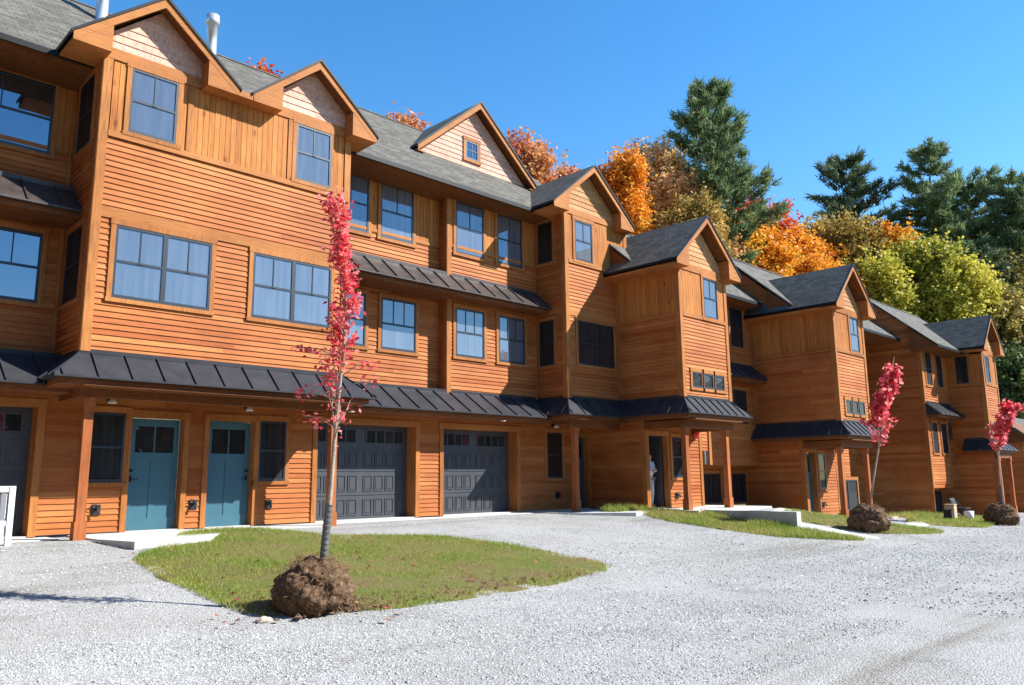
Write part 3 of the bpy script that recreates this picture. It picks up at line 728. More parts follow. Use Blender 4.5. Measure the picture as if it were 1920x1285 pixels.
# fallen leaves
fl = MB()
for k in range(192):
    if k < 150: x, y = random.uniform(4.1, 10.4), random.uniform(7.65, 12.5)
    elif k < 190: a = random.uniform(0, 6.28); rr = random.uniform(.4, 1.3); x, y = 4.7+rr*math.cos(a), 8.1+rr*math.sin(a)*.8
    else: x, y = random.uniform(0, 22), random.uniform(4, 13)
    z = float(gz(x, y))+random.uniform(.035, .06) if k < 190 else float(gz(x, y))+.022
    s = random.uniform(.02, .042); a = random.uniform(0, 6.28); tl = random.uniform(-.5, .5)
    pts = [(x+s*math.cos(a+b)*r_, y+s*math.sin(a+b)*r_, z+s*tl*math.cos(b)*r_) for b, r_ in ((0, 1.1), (1.2, .8), (2.5, 1), (3.8, .8), (5.1, .9))]
    i = len(fl.v); fl.v += pts; fl.f.append(tuple(range(i, i+5))); fl.t.append(random.random())
struct(fl.build('fallen_leaves', leaf_mat('fallen_leaf', [(0, (.20, .06, .03)), (.6, (.36, .13, .07)), (1, (.42, .26, .13))], .2)), 'stuff')

# paving
def slab(name, poly, ztop, thick=.12):
    mb = MB(); mb.prism([(x, y, ztop-thick) for x, y in poly], [(x, y, ztop) for x, y in poly]); o = mb.build(name, M['concrete']); fix_normals(o); return struct(o)
slab('concrete_pad', [(4.42, 13.98), (4.62, 12.95), (5.85, 13.05), (6.6, 14.2), (6.6, 15.62), (4.42, 15.62)], .0)
slab('concrete_porch_floor', [(6.604, 14.55), (9.2, 14.55), (9.2, 15.6), (6.604, 15.6)], -.006)
slab('concrete_apron', [(9.204, 15.2), (15.9, 15.2), (15.9, 16.0), (9.204, 16.0)], -.012)
slab('concrete_apron', [(-3.0, 14.9), (4.1, 14.9), (4.1, 16.0), (-3.0, 16.0)], -.012)
slab('concrete_pad', [(15.904, 14.1), (17.05, 12.75), (18.2, 13.0), (18.5, 14.0), (18.5, 15.6), (15.904, 15.6)], -.004)
slab('concrete_porch_floor', [(18.6, 11.85), (22.6, 11.85), (22.6, 14.6), (18.6, 14.6)], .008, .7)
struct(patch('path', jagged(smooth_poly([(19.2, 9.9), (19.15, 8.3), (19.4, 7.75), (20.1, 7.6), (20.15, 8.5), (20.2, 9.2), (20.9, 10.6), (24.8, 11.2), (26.6, 11.3), (26.4, 12.0), (22, 12.0)], 1), .02, .2), .035, M['concrete']))
struct(patch('path', smooth_poly([(24.4, 8.2), (25.3, 8.2), (27, 8.9), (29, 9.6), (29.0, 9.9), (26.8, 9.5), (24.5, 8.9)], 1), .04, M['concrete']))
rw = MB(); rw.box(18.86, 19.08, 9.25, 11.84, -.75, .02)
tag(rw.build('retaining_wall', M['concrete']), 'low grey concrete retaining wall with a sunlit end beside the grass strip', 'wall')

# ================================================================ TOWNHOUSE ROW
ROW = 'townhouses of the wooden terrace'
# ---------------- nearest house: bay with twin gables, recess, second bay
A = thing('townhouse', 'nearest and tallest cedar townhouse, with two teal doors under its twin gabled bay', 'house', (6.6, 15.6, 0), ROW)
XA0, XA1, YA = 4.087, 9.239, 14.5
YM, YP, XP, XB0, XBE = 15.98, 15.65, 13.06, 16.46, 18.73
WA, WM, WP, WB = Wall('F', YA), Wall('F', YM), Wall('F', YP), Wall('F', YA)
main_roof(A, -9.0, 19.2, 14.95, 8.5, .85, 19.05)
def band(mb, W, u0, u1, z0, z1, d=.036): W.box(mb, u0, u1, 0, d, z0, z1, rnd())
s = Multi()
# twin gabled bay front
siding(s, WA, XA0+.13, XA1-.13, 3.10, 7.00)
# far left recess, middle recess (left half deeper)
siding(s, WM, -9, XA0, 3.0, 7.02); siding(s, WM, XA1, XP, 3.0, 7.02)
siding(s, WP, XP+.11, XB0, 3.0, 7.02)
siding(s, Wall('L', XP), YP, YM, 3.0, 8.5)
siding(s, Wall('L', XA0), YA+.02, YM, 3.1, 8.5)
siding(s, Wall('L', XB0), YA+.02, YP, 3.1, 8.5)
siding(s, WB, XB0+.13, XBE+.6, 3.10, 7.00)
siding(s, WA, -9, -3.2, 3.1, 8.6); siding(s, Wall('F', 14.5), -9, -3.2, .02, 2.6)  # next bay out of frame, added to darken the far left recess
s.build('clapboard_wall', M['siding'], A)
rb_ = MB(); rb_.box(-3.3, -3.1, 14.52, 16.0, .0, 8.6); rb_.build('unseen_side_wall', M['soffit'], A)  # unseen flank of that bay, likewise added as an occluder
gs = Multi()
GH = [(1.05, 3.80, 0, 2.22), (5.38, 6.36, 0, 2.12), (6.87, 7.84, 0, 2.12), (9.33, 12.06, 0, 2.19), (12.94, 15.57, 0, 2.19), (18.0, 18.6, 0, 2.12)]
siding(gs, WP, -9, XBE, .02, 3.0, GH)
gs.build('ground_floor_wall', M['siding'], A)
vb = Multi()
vboards(vb, WA, XA0+.15, XA1-.15, 7.12, 8.46)
vboards(vb, WM, -9, XA0, 7.10, 8.5); vboards(vb, WM, XA1+.01, XP, 7.10, 8.5); vboards(vb, WP, XP+.13, XB0, 7.10, 8.5)
vboards(vb, WB, XB0+.15, XBE+.6, 7.12, 8.46)
vb.build('vertical_board_wall', M['board'], A)
t = Multi()
for W, a, b in ((WA, XA0, XA1), (WB, XB0, XBE+.6)):
    W.box(t, a-.024, a+.13, .0, .040, 3.10, 8.47, .6); W.box(t, b-.13, b+.024, .0, .040, 3.10, 8.47, .6)
WA.box(t, 5.60, 5.70, .0, .038, 7.12, 8.46, .4); WA.box(t, 7.72, 7.815, .0, .039, 7.12, 8.46, .4)
WP.box(t, XP-.02, XP+.12, .0, .040, 2.9, 8.5, .55)
Wall('L', XA0).box(t, YA-.03, YA+.13, .0, .036, 3.1, 8.46, .5); Wall('L', XB0).box(t, YA-.03, YA+.13, .0, .036, 3.1, 8.46, .5)
Wall('L', XP).box(t, YP-.03, YP+.10, .0, .034, 3.0, 8.46, .5)
WM.box(t, XA0-.10, XA0-.036, .0, .034, 3.0, 8.4, .4); WP.box(t, XB0-.10, XB0-.036, .0, .034, 3.0, 8.4, .4)
t.build('corner_board', M['trim'], A)
t = Multi()
band(t, WA, XA0+.131, XA1-.131, 7.0, 7.11, .05); band(t, WA, XA0-.03, XA1+.03, 8.471, 8.68, .046); band(t, WA, XA0+.131, XA1-.131, 5.50, 5.70)
band(t, WB, XB0+.131, XBE+.46, 7.0, 7.11, .05); band(t, WB, XB0-.03, XBE+.6, 8.471, 8.66, .046); band(t, WB, XB0+.131, XBE+.46, 5.46, 5.62)
for W, a, b in ((WM, -9, XA0-.11), (WM, XA1+.03, XP-.03), (WP, XP+.13, XB0-.11)):
    band(t, W, a, b, 7.02, 7.10, .035); band(t, W, a, b, 8.36, 8.52, .03)
band(t, WP, -9, XBE-.03, 2.52, 2.72, .032)
t.build('trim_band', M['trim_h'], A)
for k, (cx, hw) in enumerate(((4.96, 1.53), (8.25, 1.51))):
    gable_roof(A, cx, hw, 8.60, 9.90, 14.14, 17.2, XA0, XA1, YA, y1_eave=15.2)
    gable_face(A, WA, cx+.06, 1.22, 8.68, 9.74, 'shake_pale', .155)
er = MB(); er.box(6.36, 6.86, 14.165, 14.50, 8.437, 8.56); er.build('eave_return', M['trim_h'], A)
gable_roof(A, 17.52, 1.86, 8.56, 10.10, 14.14, 17.4, XB0, 18.8, YA, y1_eave=15.2)
gable_face(A, WB, 17.50, 1.50, 8.66, 9.94, 'shake', .155)
# windows
window(A, WA, 4.55, 5.40, 7.19, 8.42); window(A, WA, 7.91, 8.76, 7.19, 8.42)
window(A, WA, 4.48, 6.22, 4.10, 5.40, 2); window(A, WA, 7.07, 8.85, 4.10, 5.40, 2)
window(A, WM, 9.72, 10.77, 6.95, 8.36); window(A, WM, 11.13, 12.16, 6.95, 8.36)
window(A, WM, 9.72, 10.74, 4.10, 5.38, cols=3); window(A, WM, 11.20, 12.28, 4.10, 5.38, cols=3)
window(A, WP, 13.34, 14.36, 6.91, 8.34); window(A, WP, 14.88, 15.86, 6.91, 8.34)
window(A, WP, 13.34, 14.36, 4.10, 5.38, cols=3); window(A, WP, 14.90, 15.92, 4.10, 5.38, cols=3)
window(A, WM, 2.00, 3.68, 6.95, 8.30, 1, pane='pane_sky'); window(A, WM, 1.95, 3.70, 4.12, 5.40, 1, 4, pane='pane_sky')
window(A, Wall('L', XA0), 14.86, 15.68, 6.95, 8.3, pane='pane_dark'); window(A, Wall('L', XA0), 14.86, 15.74, 4.08, 5.4, pane='pane_dark')
window(A, WB, 16.89, 17.68, 7.15, 8.34); window(A, WB, 16.92, 18.55, 4.10, 5.34, 2, pane='pane_dark')
window(A, Wall('L', XB0), 14.93, 15.50, 7.1, 8.3, pane='pane_dark'); window(A, Wall('L', XB0), 14.93, 15.50, 4.08, 5.36, pane='pane_dark')
window(A, WP, 4.60, 5.26, .92, 2.17, pane='pane_dark', cols=1); window(A, WP, 7.94, 8.56, .92, 2.15, pane='pane_dark', cols=1); window(A, WP, 16.78, 17.42, .92, 2.20, pane='pane_dark', cols=1)
# doors
door(A, WP, 5.38, 6.36, 0, 2.12, hinge='R'); door(A, WP, 6.87, 7.84, 0, 2.12, hinge='L', pane='pane_dark'); door(A, WP, 18.0, 18.6, 0, 2.12, mat_='slate')
garage_door(A, WP, 1.05, 3.80, 0, 2.22); garage_door(A, WP, 9.33, 12.06, 0, 2.19); garage_door(A, WP, 12.94, 15.57, 0, 2.19)
# skirt roofs
awning(A, XA0, XA1, YA, YM+.1, 3.08, 2.62, .50)
awning(A, -9.0, XA0, YP-.0, YM+.1, 3.12, 2.55, .86, False, False, phase=.1)
awning(A, XA1, XB0, YP, YM+.1, 3.12, 2.55, .86, False, False)
awning(A, XB0, XBE+.5, YA, YM, 3.10, 2.62, .48, True, False)
awning(A, -9.0, XA0, YP, YM+.1, 6.24, 5.70, .64, False, False, 'metal_brown', phase=.2)
awning(A, XA1, XB0, YP, YM+.1, 6.24, 5.70, .64, False, False, 'metal_brown')
# porch framing
b_ = Multi(); b_.box(4.12, 9.2, 14.50, 14.66, 2.33, 2.476, .5); b_.box(4.12, 4.27, 14.661, 15.62, 2.33, 2.476, .4); b_.box(9.04, 9.2, 14.661, 15.62, 2.33, 2.476, .4)
b_.box(16.5, 18.7, 14.46, 14.62, 2.28, 2.476, .5); b_.build('porch_beam', M['beam'], A)
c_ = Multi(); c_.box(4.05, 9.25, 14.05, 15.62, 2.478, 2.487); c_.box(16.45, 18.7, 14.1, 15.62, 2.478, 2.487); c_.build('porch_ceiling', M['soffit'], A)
post(A, 4.29, 14.58, -.03, 2.33); post(A, 9.06, 14.58, -.05, 2.33); post(A, 16.76, 14.54, 0, 2.28)
for u in (4.96, 7.63, 17.04): light(A, WP, u, 2.42)
for u in (4.86, 8.21, 17.2): hose(A, WP, u, .42)
hose(A, WP, 6.62, .46)
# dormer in the main slope
WD = Wall('F', 16.75)
gable_roof(A, 15.05, 2.38, 10.06, 12.12, 16.45, 19.3, 12.95, 17.15, 16.75, returns=False, y1_eave=17.0)
gable_face(A, WD, 15.05, 2.12, 10.03, 11.90, 'shake_pale', .15)
window(A, WD, 14.66, 15.16, 10.30, 10.86, rows=2, single=True, pane='pane_sky')
def flue(th, x, y, z0, z1, r=.125):
    f = MB(); f.lathe((x, y, z0), [(r*1.5, 0), (r*1.35, .06), (r, .16), (r, z1-z0-.26), (r*1.3, z1-z0-.25), (r*1.35, z1-z0-.12), (r*1.22, z1-z0-.10), (r*1.3, z1-z0-.02), (r*.9, z1-z0)], 18)
    f.build('flue_pipe', M['galv'], th, True)
flue(A, 7.52, 18.2, 11.15, 12.48); flue(A, 4.95, 18.1, 11.0, 12.4)
sl = Multi()
for x in (9.75, 14.4): sl.tube([(x, 14.95, 2.384), (x, 14.95, 2.395)], .07, 14)
sl.build('soffit_light', M['bulb'], A)

# ---------------- narrow houses stepped down the lane share one builder
def narrow(label, loc, x0, x1, yf, yw, xs_back, yd, z0, zw, zb, zf, g, eave, roof_x, roofspec, win, trip, dr, gwin, posts, aw, wall_right, zbase, doorstate='closed', lights=True):
    T = thing('townhouse', label, 'house', loc, ROW)
    WF, WL, WG, WR = Wall('F', yf), Wall('L', x0), Wall('F', yd), Wall('F', yw)
    cx, hw, ez, az = g
    s = Multi()
    siding(s, WF, x0+.12, x1-.12, zw+.01, zb-.06); siding(s, WL, yf+.02, xs_back, zw+.01, zb-.06)
    siding(s, WR, x1-.05, wall_right, zbase+1.28+.45, roofspec[1]); s.build('clapboard_wall', M['siding'], T)
    vb = Multi(); vboards(vb, WF, x0+.13, x1-.13, zb+.05, zf-.22); vboards(vb, WL, yf+.12, xs_back, zb+.05, zf-.26); vb.build('vertical_board_wall', M['board'], T)
    t = Multi(); WF.box(t, x0-.026, x0+.12, 0, .04, zw+.01, zf-.21, .6); WF.box(t, x1-.12, x1+.026, 0, .04, zw+.01, zf-.21, .6)
    WL.box(t, yf-.03, yf+.12, 0, .036, zw+.01, zf-.22, .4); WL.box(t, xs_back-.12, xs_back-.02, 0, .03, zw+.01, zf-.22, .4); t.build('corner_board', M['trim'], T)
    t = Multi(); band(t, WF, x0+.121, x1-.121, zb-.06, zb+.05, .048); band(t, WF, x0-.03, x1+.03, zf-.209, zf, .046)
    band(t, WL, yf+.121, xs_back-.13, zb-.06, zb+.05, .044); band(t, WL, yf-.02, xs_back, zf-.28, zf-.02, .038)
    t.build('trim_band', M['trim_h'], T)
    gable_roof(T, cx, hw, ez, az, yf-.36, roofspec[2]+.6, x0, x1, yf, y1_eave=xs_back)
    k = (az-ez)/hw; hw2 = (x1-x0)/2-.03
    gable_face(T, WF, (x0+x1)/2, hw2, zf, zf+hw2*k+.02, 'shake', .15)
    main_roof(T, roof_x[0], roof_x[1], eave, roofspec[0], .88, roofspec[2])
    for q in win: window(T, WF, *q)
    n = 3; a, b = trip[0], trip[1]; ww = (b-a)/n
    for i in range(n): window(T, WF, a+ww*i+.05, a+ww*(i+1)-.05, trip[2], trip[3], single=True, cols=1, pane='pane_dark')
    awning(T, x0, x1, yf, xs_back, zw, zw-.46, .45, spacing=.40)
    # ground floor
    gsd = Multi(); h = [(dr[0], dr[1], zbase, dr[3])]
    siding(gsd, WG, x0, wall_right if gwin is None else gwin[0][0], zbase+.02, zw-.1, h); siding(gsd, WL, yd, xs_back+(1.12 if doorstate == 'open' else .56), zbase+.02, zw-.1)
    gsd.build('ground_floor_wall', M['siding'], T)
    t = Multi(); WG.box(t, x0-.025, x0+.13, 0, .04, zbase, zw-.5, .5); WL.box(t, yd-.03, yd+.12, 0, .035, zbase, zw-.5, .5); t.build('corner_board', M['trim'], T)
    b_ = Multi(); b_.box(x0-.05, x1+.1, yf+.02, yf+.20, zw-.84, zw-.635, .5); b_.box(x0-.05, x0+.11, yf+.201, yd-.01, zw-.84, zw-.635, .4); b_.box(x1-.06, x1+.1, yf+.201, yd-.01, zw-.84, zw-.635, .4); b_.build('porch_beam', M['beam'], T)
    c_ = Multi(); c_.box(x0, x1, yf-.35, yd-.03, zw-.632, zw-.60); c_.build('porch_ceiling', M['soffit'], T)
    for (px_, py_, pz_) in posts: post(T, px_, py_, pz_, zw-.84, .15)
    if doorstate == 'closed': door(T, WG, dr[0], dr[1], zbase, dr[3], hinge='R')
    window(T, WG, dr[1]+.24, dr[1]+.24+.52, zbase+.9, dr[3]-.03, pane='pane_dark', cols=1)
    hose(T, WG, dr[1]+.42, zbase+.36)
    return T, WG, WR

# second house
C, WGC, WRC = narrow('narrow cedar townhouse with an open dark doorway and a red alarm bell', (19.9, 13.6, 0), 18.73, 21.24, 12.24, 14.05, 14.5, 13.6, 0, 3.09, 5.46, 6.98,
    (19.92, 1.74, 6.93, 8.52), 13.35, (18.5, 25.7), (6.95, 7.3, 15.9), [(19.97, 20.73, 5.50, 6.70)], (19.12, 20.92, 3.40, 3.82),
    (18.86, 19.78, 0, 2.10), [(21.62,)], [(18.85, 12.34, 0), (20.98, 12.34, 0)], None, 26.0, 0, 'open')
opening(C, WGC, 18.86, 19.78, 0, 2.10, .08, cw=.07)
nb = Multi()
for (a, b, c, d, e, f) in ((18.76, 18.80, 13.7, 15.9, 0, 2.5), (20.4, 20.45, 13.7, 15.9, 0, 2.5), (18.76, 20.45, 15.9, 15.95, 0, 2.5), (18.76, 20.45, 13.7, 15.95, 2.5, 2.55)): nb.box(a, b, c, d, e, f)
nb.build('hallway', M['interior'], C)
nb = MB(); nb.box(18.76, 20.45, 13.66, 15.95, -.05, .012); nb.build('hallway_floor', M['interior_dark'], C)
dl = MB(); dl.box(19.70, 19.75, 13.75, 14.60, .02, 2.08)
for z0_, z1_ in ((.2, .95), (1.1, 1.9)): dl.box(19.69, 19.701, 13.87, 14.43, z0_, z1_)
dl.build('door', M['slate'], C)
window(C, WRC, 24.55, 25.42, 5.40, 6.78, pane='pane_dark'); window(C, WRC, 24.5, 25.4, 2.72, 3.86, pane='pane_dark', cols=3)
awning(C, 22.0, 26.0, 14.05, 14.4, 4.75, 4.25, .6, False, False)
lw = Multi(); WX = Wall('F', 14.04); siding(lw, Wall('F', 14.55), 21.5, 22.86, 0, 2.0); siding(lw, Wall('F', 14.55), 22.86, 26.02, 0, 1.3); siding(lw, Wall('L', 26.0), 14.05, 14.6, 1.2, 4.2); siding(lw, WX, 22.85, 26.0, 1.28, 1.8); siding(lw, Wall('F', 14.3), 21.5, 22.85, 1.28, 2.8); lw.build('lower_wall', M['siding'], C)
t = Multi(); WX.box(t, 22.78, 22.92, .0, .045, 1.281, 2.8, .7); WX.box(t, 22.78, 26.0, -.45, .0, 1.25, 1.278, .2); WGC.box(t, 21.52, 21.65, 0, .04, .02, 2.5, .5); t.build('corner_board', M['trim'], C)
W145 = Wall('F', 14.55)
window(C, W145, 22.95, 24.2, .04, 1.0, 2, 1, 'pane_dark', rail=False, single=True); window(C, W145, 24.95, 25.9, .04, 1.0, 2, 1, 'pane_dark', rail=False, single=True)
bb = MB(); bb.tube([(21.28, 13.59, 2.2), (21.28, 13.50, 2.2)], .035, 10); bb.tube([(21.28, 13.54, 2.2), (21.28, 13.50, 2.2), (21.28, 13.47, 2.2), (21.28, 13.455, 2.2)], [.15, .15, .12, .04], 20); bb.build('alarm_bell', M['red'], C, True)

# third house
Dh, WGD, WRD = narrow('narrow cedar townhouse with a closed teal door, just left of the second young maple', (27.2, 12.3, -.45), 26.0, 28.45, 11.01, 14.0, 14.05, 12.35, 0, 2.66, 5.05, 6.58,
    (27.25, 1.66, 6.58, 8.16), 12.10, (25.72, 35.3), (6.62, 6.9, 15.0), [(27.27, 28.0, 5.13, 6.34)], (26.40, 28.05, 2.94, 3.38),
    (26.05, 26.75, 0, 1.68), [(28.4,)], [(25.98, 11.11, -.5), (28.05, 11.11, -.45)], None, 35.5, -.45)
sg = Multi(); siding(sg, Wall('L', 26.0), lambda z: 12.2+(z-6.5)/.88, 16.5, 6.3, 9.2); siding(sg, Wall('L', 26.0), 14.05, 15.2, 4.0, 6.3); sg.build('gable_end_wall', M['siding'], Dh)
vt = MB(); Wall('L', 26.0).box(vt, 13.62, 13.9, .02, .06, 6.9, 7.12); vt.build('vent', M['black'], Dh)
lw = Multi(); siding(lw, Wall('F', 12.34), 28.4, 29.6, .75, 2.2); siding(lw, Wall('F', 12.8), 28.55, 31.3, -.45, .8); lw.build('lower_wall', M['siding'], Dh)
window(Dh, Wall('F', 12.8), 29.5, 31.2, -.38, .72, 2, 1, 'pane_dark', single=True)
gable_roof(Dh, 31.0, 1.5, 7.9, 9.15, 13.2, 15.4, 29.7, 32.3, 13.5, returns=False); gable_face(Dh, Wall('F', 13.5), 31.0, 1.3, 7.9, 9.0)

# fourth house: deep side wall, hanging bay, gabled wing
E_ = thing('townhouse', 'farthest full townhouse, a hanging two window bay beside its tall gabled wing', 'house', (38.0, 11.4, -.85), ROW)
WE, WFp, WS, WES = Wall('F', 10.0), Wall('F', 11.45), Wall('L', 35.5), Wall('L', 38.7)
s = Multi()
siding(s, WE, 38.82, 40.6, 2.40, 4.72); siding(s, WES, 10.02, 11.45, -.9, 4.72); siding(s, WFp, 35.62, 38.7, 3.95, 4.58); siding(s, WFp, 35.62, 38.0, .38, 3.3)
siding(s, WS, 11.47, 15.5, -1, 6.2); siding(s, WS, lambda z: 10.75+(z-6.2)/.88, 15.9, 6.2, 9.3); siding(s, Wall('F', 11.95), 35.5, 38.7, -1, .42); siding(s, Wall('F', 11.75), 37.9, 38.7, .3, 3.3)
siding(s, Wall('F', 11.0), 38.7, 40.7, -.9, 2.0, [(39.4, 40.2, -.9, 1.2)]); s.build('clapboard_wall', M['siding'], E_)
vb = Multi(); vboards(vb, WE, 38.83, 40.58, 4.83, 6.12); vboards(vb, WES, 10.12, 11.45, 4.83, 6.1); vboards(vb, WFp, 35.63, 38.7, 4.66, 6.2); vb.build('vertical_board_wall', M['board'], E_)
t = Multi()
WE.box(t, 38.675, 38.82, 0, .04, 2.4, 6.13, .6); WE.box(t, 40.58, 40.725, 0, .04, 2.4, 6.13, .6); WFp.box(t, 35.475, 35.62, 0, .04, 3.9, 6.2, .6); WFp.box(t, 35.475, 35.60, 0, .038, .36, 3.3, .6); WFp.box(t, 37.9, 38.02, 0, .038, .36, 3.3, .6)
WES.box(t, 9.97, 10.12, 0, .036, 2.4, 6.1, .4); WS.box(t, 11.42, 11.56, 0, .036, -1, 6.2, .4); t.build('corner_board', M['trim'], E_)
t = Multi(); band(t, WE, 38.82, 40.58, 4.72, 4.83, .048); band(t, WES, 10.13, 11.45, 4.72, 4.83, .044); band(t, WE, 38.67, 40.73, 6.131, 6.34, .046); band(t, WFp, 35.62, 38.68, 4.58, 4.66, .045); band(t, WFp, 35.48, 38.68, 6.05, 6.2, .03); band(t, WS, 11.57, 15.5, 4.58, 4.66, .04); band(t, WS, 11.57, 15.5, 6.05, 6.2, .04)
WFp.box(t, 35.48, 38.02, -.5, .02, .34, .379, .3); t.build('trim_band', M['trim_h'], E_)
gable_roof(E_, 39.72, 1.58, 6.36, 7.92, 9.68, 14.0, 38.7, 40.7, 10.0, y1_eave=11.5); gable_face(E_, WE, 39.7, .97, 6.35, 7.34, 'shake', .15)
main_roof(E_, 35.2, 42.0, 10.62, 6.22, .88, 13.5)
window(E_, WE, 39.0, 39.68, 4.86, 6.04, pane='pane_dark'); window(E_, WES, 10.55, 11.05, 4.86, 6.05, pane='pane_dark')
for k in range(3): window(E_, WE, 39.02+.46*k, 39.40+.46*k, 2.66, 3.06, single=True, cols=1, pane='pane_dark')
window(E_, WFp, 35.95, 36.65, 4.66, 6.05, pane='pane_dark'); window(E_, WFp, 37.3, 38.0, 4.66, 6.05, pane='pane_dark')
window(E_, WFp, 36.0, 36.62, 1.80, 3.05, pane='pane_dark'); window(E_, WFp, 37.1, 37.8, 1.80, 3.05, pane='pane_dark')
W12 = Wall('F', 11.95)
window(E_, W12, 35.75, 37.9, -.92, .2, 4, 1, 'pane_dark', single=True)
awning(E_, 35.5, 38.7, 11.45, 11.9, 3.9, 3.38, .6, False, False); awning(E_, 38.7, 40.7, 10.0, 11.0, 2.38, 1.92, .45)
post(E_, 38.72, 9.8, -.8, 1.6); post(E_, 40.4, 9.8, -.8, 1.6)
door(E_, Wall('F', 11.0), 39.4, 40.2, -.9, 1.2, mat_='slate')
b_ = Multi(); b_.box(38.6, 40.7, 9.75, 9.9, 1.56, 1.78); b_.build('porch_beam', M['beam'], E_)

# the next building down the lane, cut by the frame
Gb = thing('garage_block', 'cedar garage wing with a pale door at the right edge, beyond the third young maple', 'garage', (46, 11, -.9))
WG_ = Wall('F', 9.9)
s = Multi(); siding(s, WG_, 43.4, 54, -.95, 2.6, [(44.1, 47.0, -.95, 1.5)]); siding(s, Wall('L', 43.4), 9.9, 15, -.95, 2.6); s.build('clapboard_wall', M['siding'], Gb)
garage_door(Gb, WG_, 44.1, 47.0, -.9, 1.5, .15, 'palegarage', windows=False)
main_roof(Gb, 43.0, 54.3, 9.3, 2.5, .55, 12.0)

# ================================================================ TREES
def leaf_quads(P, size, jit=.35, up=.3, flat=1.0, tint=None, tri=False):
    """P: (n,3) centres -> random leaf cards, vectorised"""
    n = len(P); a = rng.normal(0, 1, (n, 3)); a[:, 2] *= .6; a /= np.linalg.norm(a, axis=1)[:, None]
    b = rng.normal(0, 1, (n, 3)); b -= (b*a).sum(1)[:, None]*a; b /= np.linalg.norm(b, axis=1)[:, None]
    s = size*rng.uniform(1-jit, 1+jit, n)[:, None]
    V = np.stack([P-a*s*.5, P+b*s*.38, P+a*s*.5, P-b*s*.38], 1).reshape(-1, 3)
    return V
def branch_tree(name, label, x, y, ztop, cw, kind, ch=None, dens=1.0, leaf=.24, group='trees behind the terrace', cat='tree', lean=0, bare=0):
    zb = float(hillz(np.array(x), np.array(y))); T = thing(name, label, cat, (x, y, zb), group)
    ch = ch or cw*1.5; ch = min(ch, ztop-zb-1.0); cz = ztop-ch/2
    tr = MB(); r0 = .10+cw*.022
    tr.tube([(x, y, zb-.3), (x+.1, y, zb+(cz-zb)*.5), (x-.05, y+.1, cz), (x, y, ztop-ch*.15)], [r0*1.3, r0, r0*.6, .03], 8)
    nb = 13+bare*2
    ends = []
    for k in range(nb):
        f = random.uniform(-.35, .75); a = random.uniform(0, 6.28); z0 = cz+f*ch*.5-ch*.12
        R_ = cw*.5*math.sqrt(max(.1, 1-f*f))*random.uniform(.65, 1.0)
        e = Vector((x+R_*math.cos(a), y+R_*math.sin(a), z0+ch*.22)); mdl = Vector((x+R_*.45*math.cos(a+.2), y+R_*.45*math.sin(a+.2), z0+ch*.08))
        tr.tube([(x, y, z0-ch*.06), mdl, e], [r0*.42, r0*.25, .012], 5); ends.append(e)
    tr.build('trunk', M['bark'], T, True)
    # leafy twigs through the crown's volume: upswept sprays in loose, uneven lobes
    nl = int(11+cw*1.7); lobes = []
    for k in range(nl):
        d = rng.normal(0, 1, 3); d /= np.linalg.norm(d); d[2] = d[2]*.9+.1
        lobes.append((x+d[0]*cw*.36, y+d[1]*cw*.36, cz+d[2]*ch*.36, cw*rng.uniform(.11, .24), rng.normal(.5, .24)))
    lobes.append((x, y, cz+ch*.30, cw*.2, .5)); lobes.append((x, y, cz, cw*.30, .5))
    V = []; tt = []
    for (lx, ly, lz, lr, lt) in lobes:
        for q in range(int(56*dens*(lr/.9)**1.5)+12):
            d = rng.normal(0, 1, 3); d /= np.linalg.norm(d); p = np.array([lx, ly, lz])+d*np.array([lr, lr, lr*ch/cw*.95])*rng.uniform(.25, 1.05)
            dr_ = d*.75+np.array([0, 0, .75])+rng.normal(0, .25, 3); dr_ /= np.linalg.norm(dr_); L = rng.uniform(.45, 1.15)*(.7+.07*cw)
            n = int(rng.uniform(16, 30)*(.2/leaf)**1.2); f = rng.uniform(0, 1, n)**.8
            c = p+dr_*L*f[:, None]+rng.normal(0, .13, (n, 3))*(.6+.7*f[:, None])
            V.append(leaf_quads(c, leaf)); tt.append(np.clip(lt+rng.normal(0, .10)+rng.normal(0, .16, n), 0, 1))
    cards_obj('crown', np.concatenate(V), np.concatenate(tt), LM[kind], T)
    return T
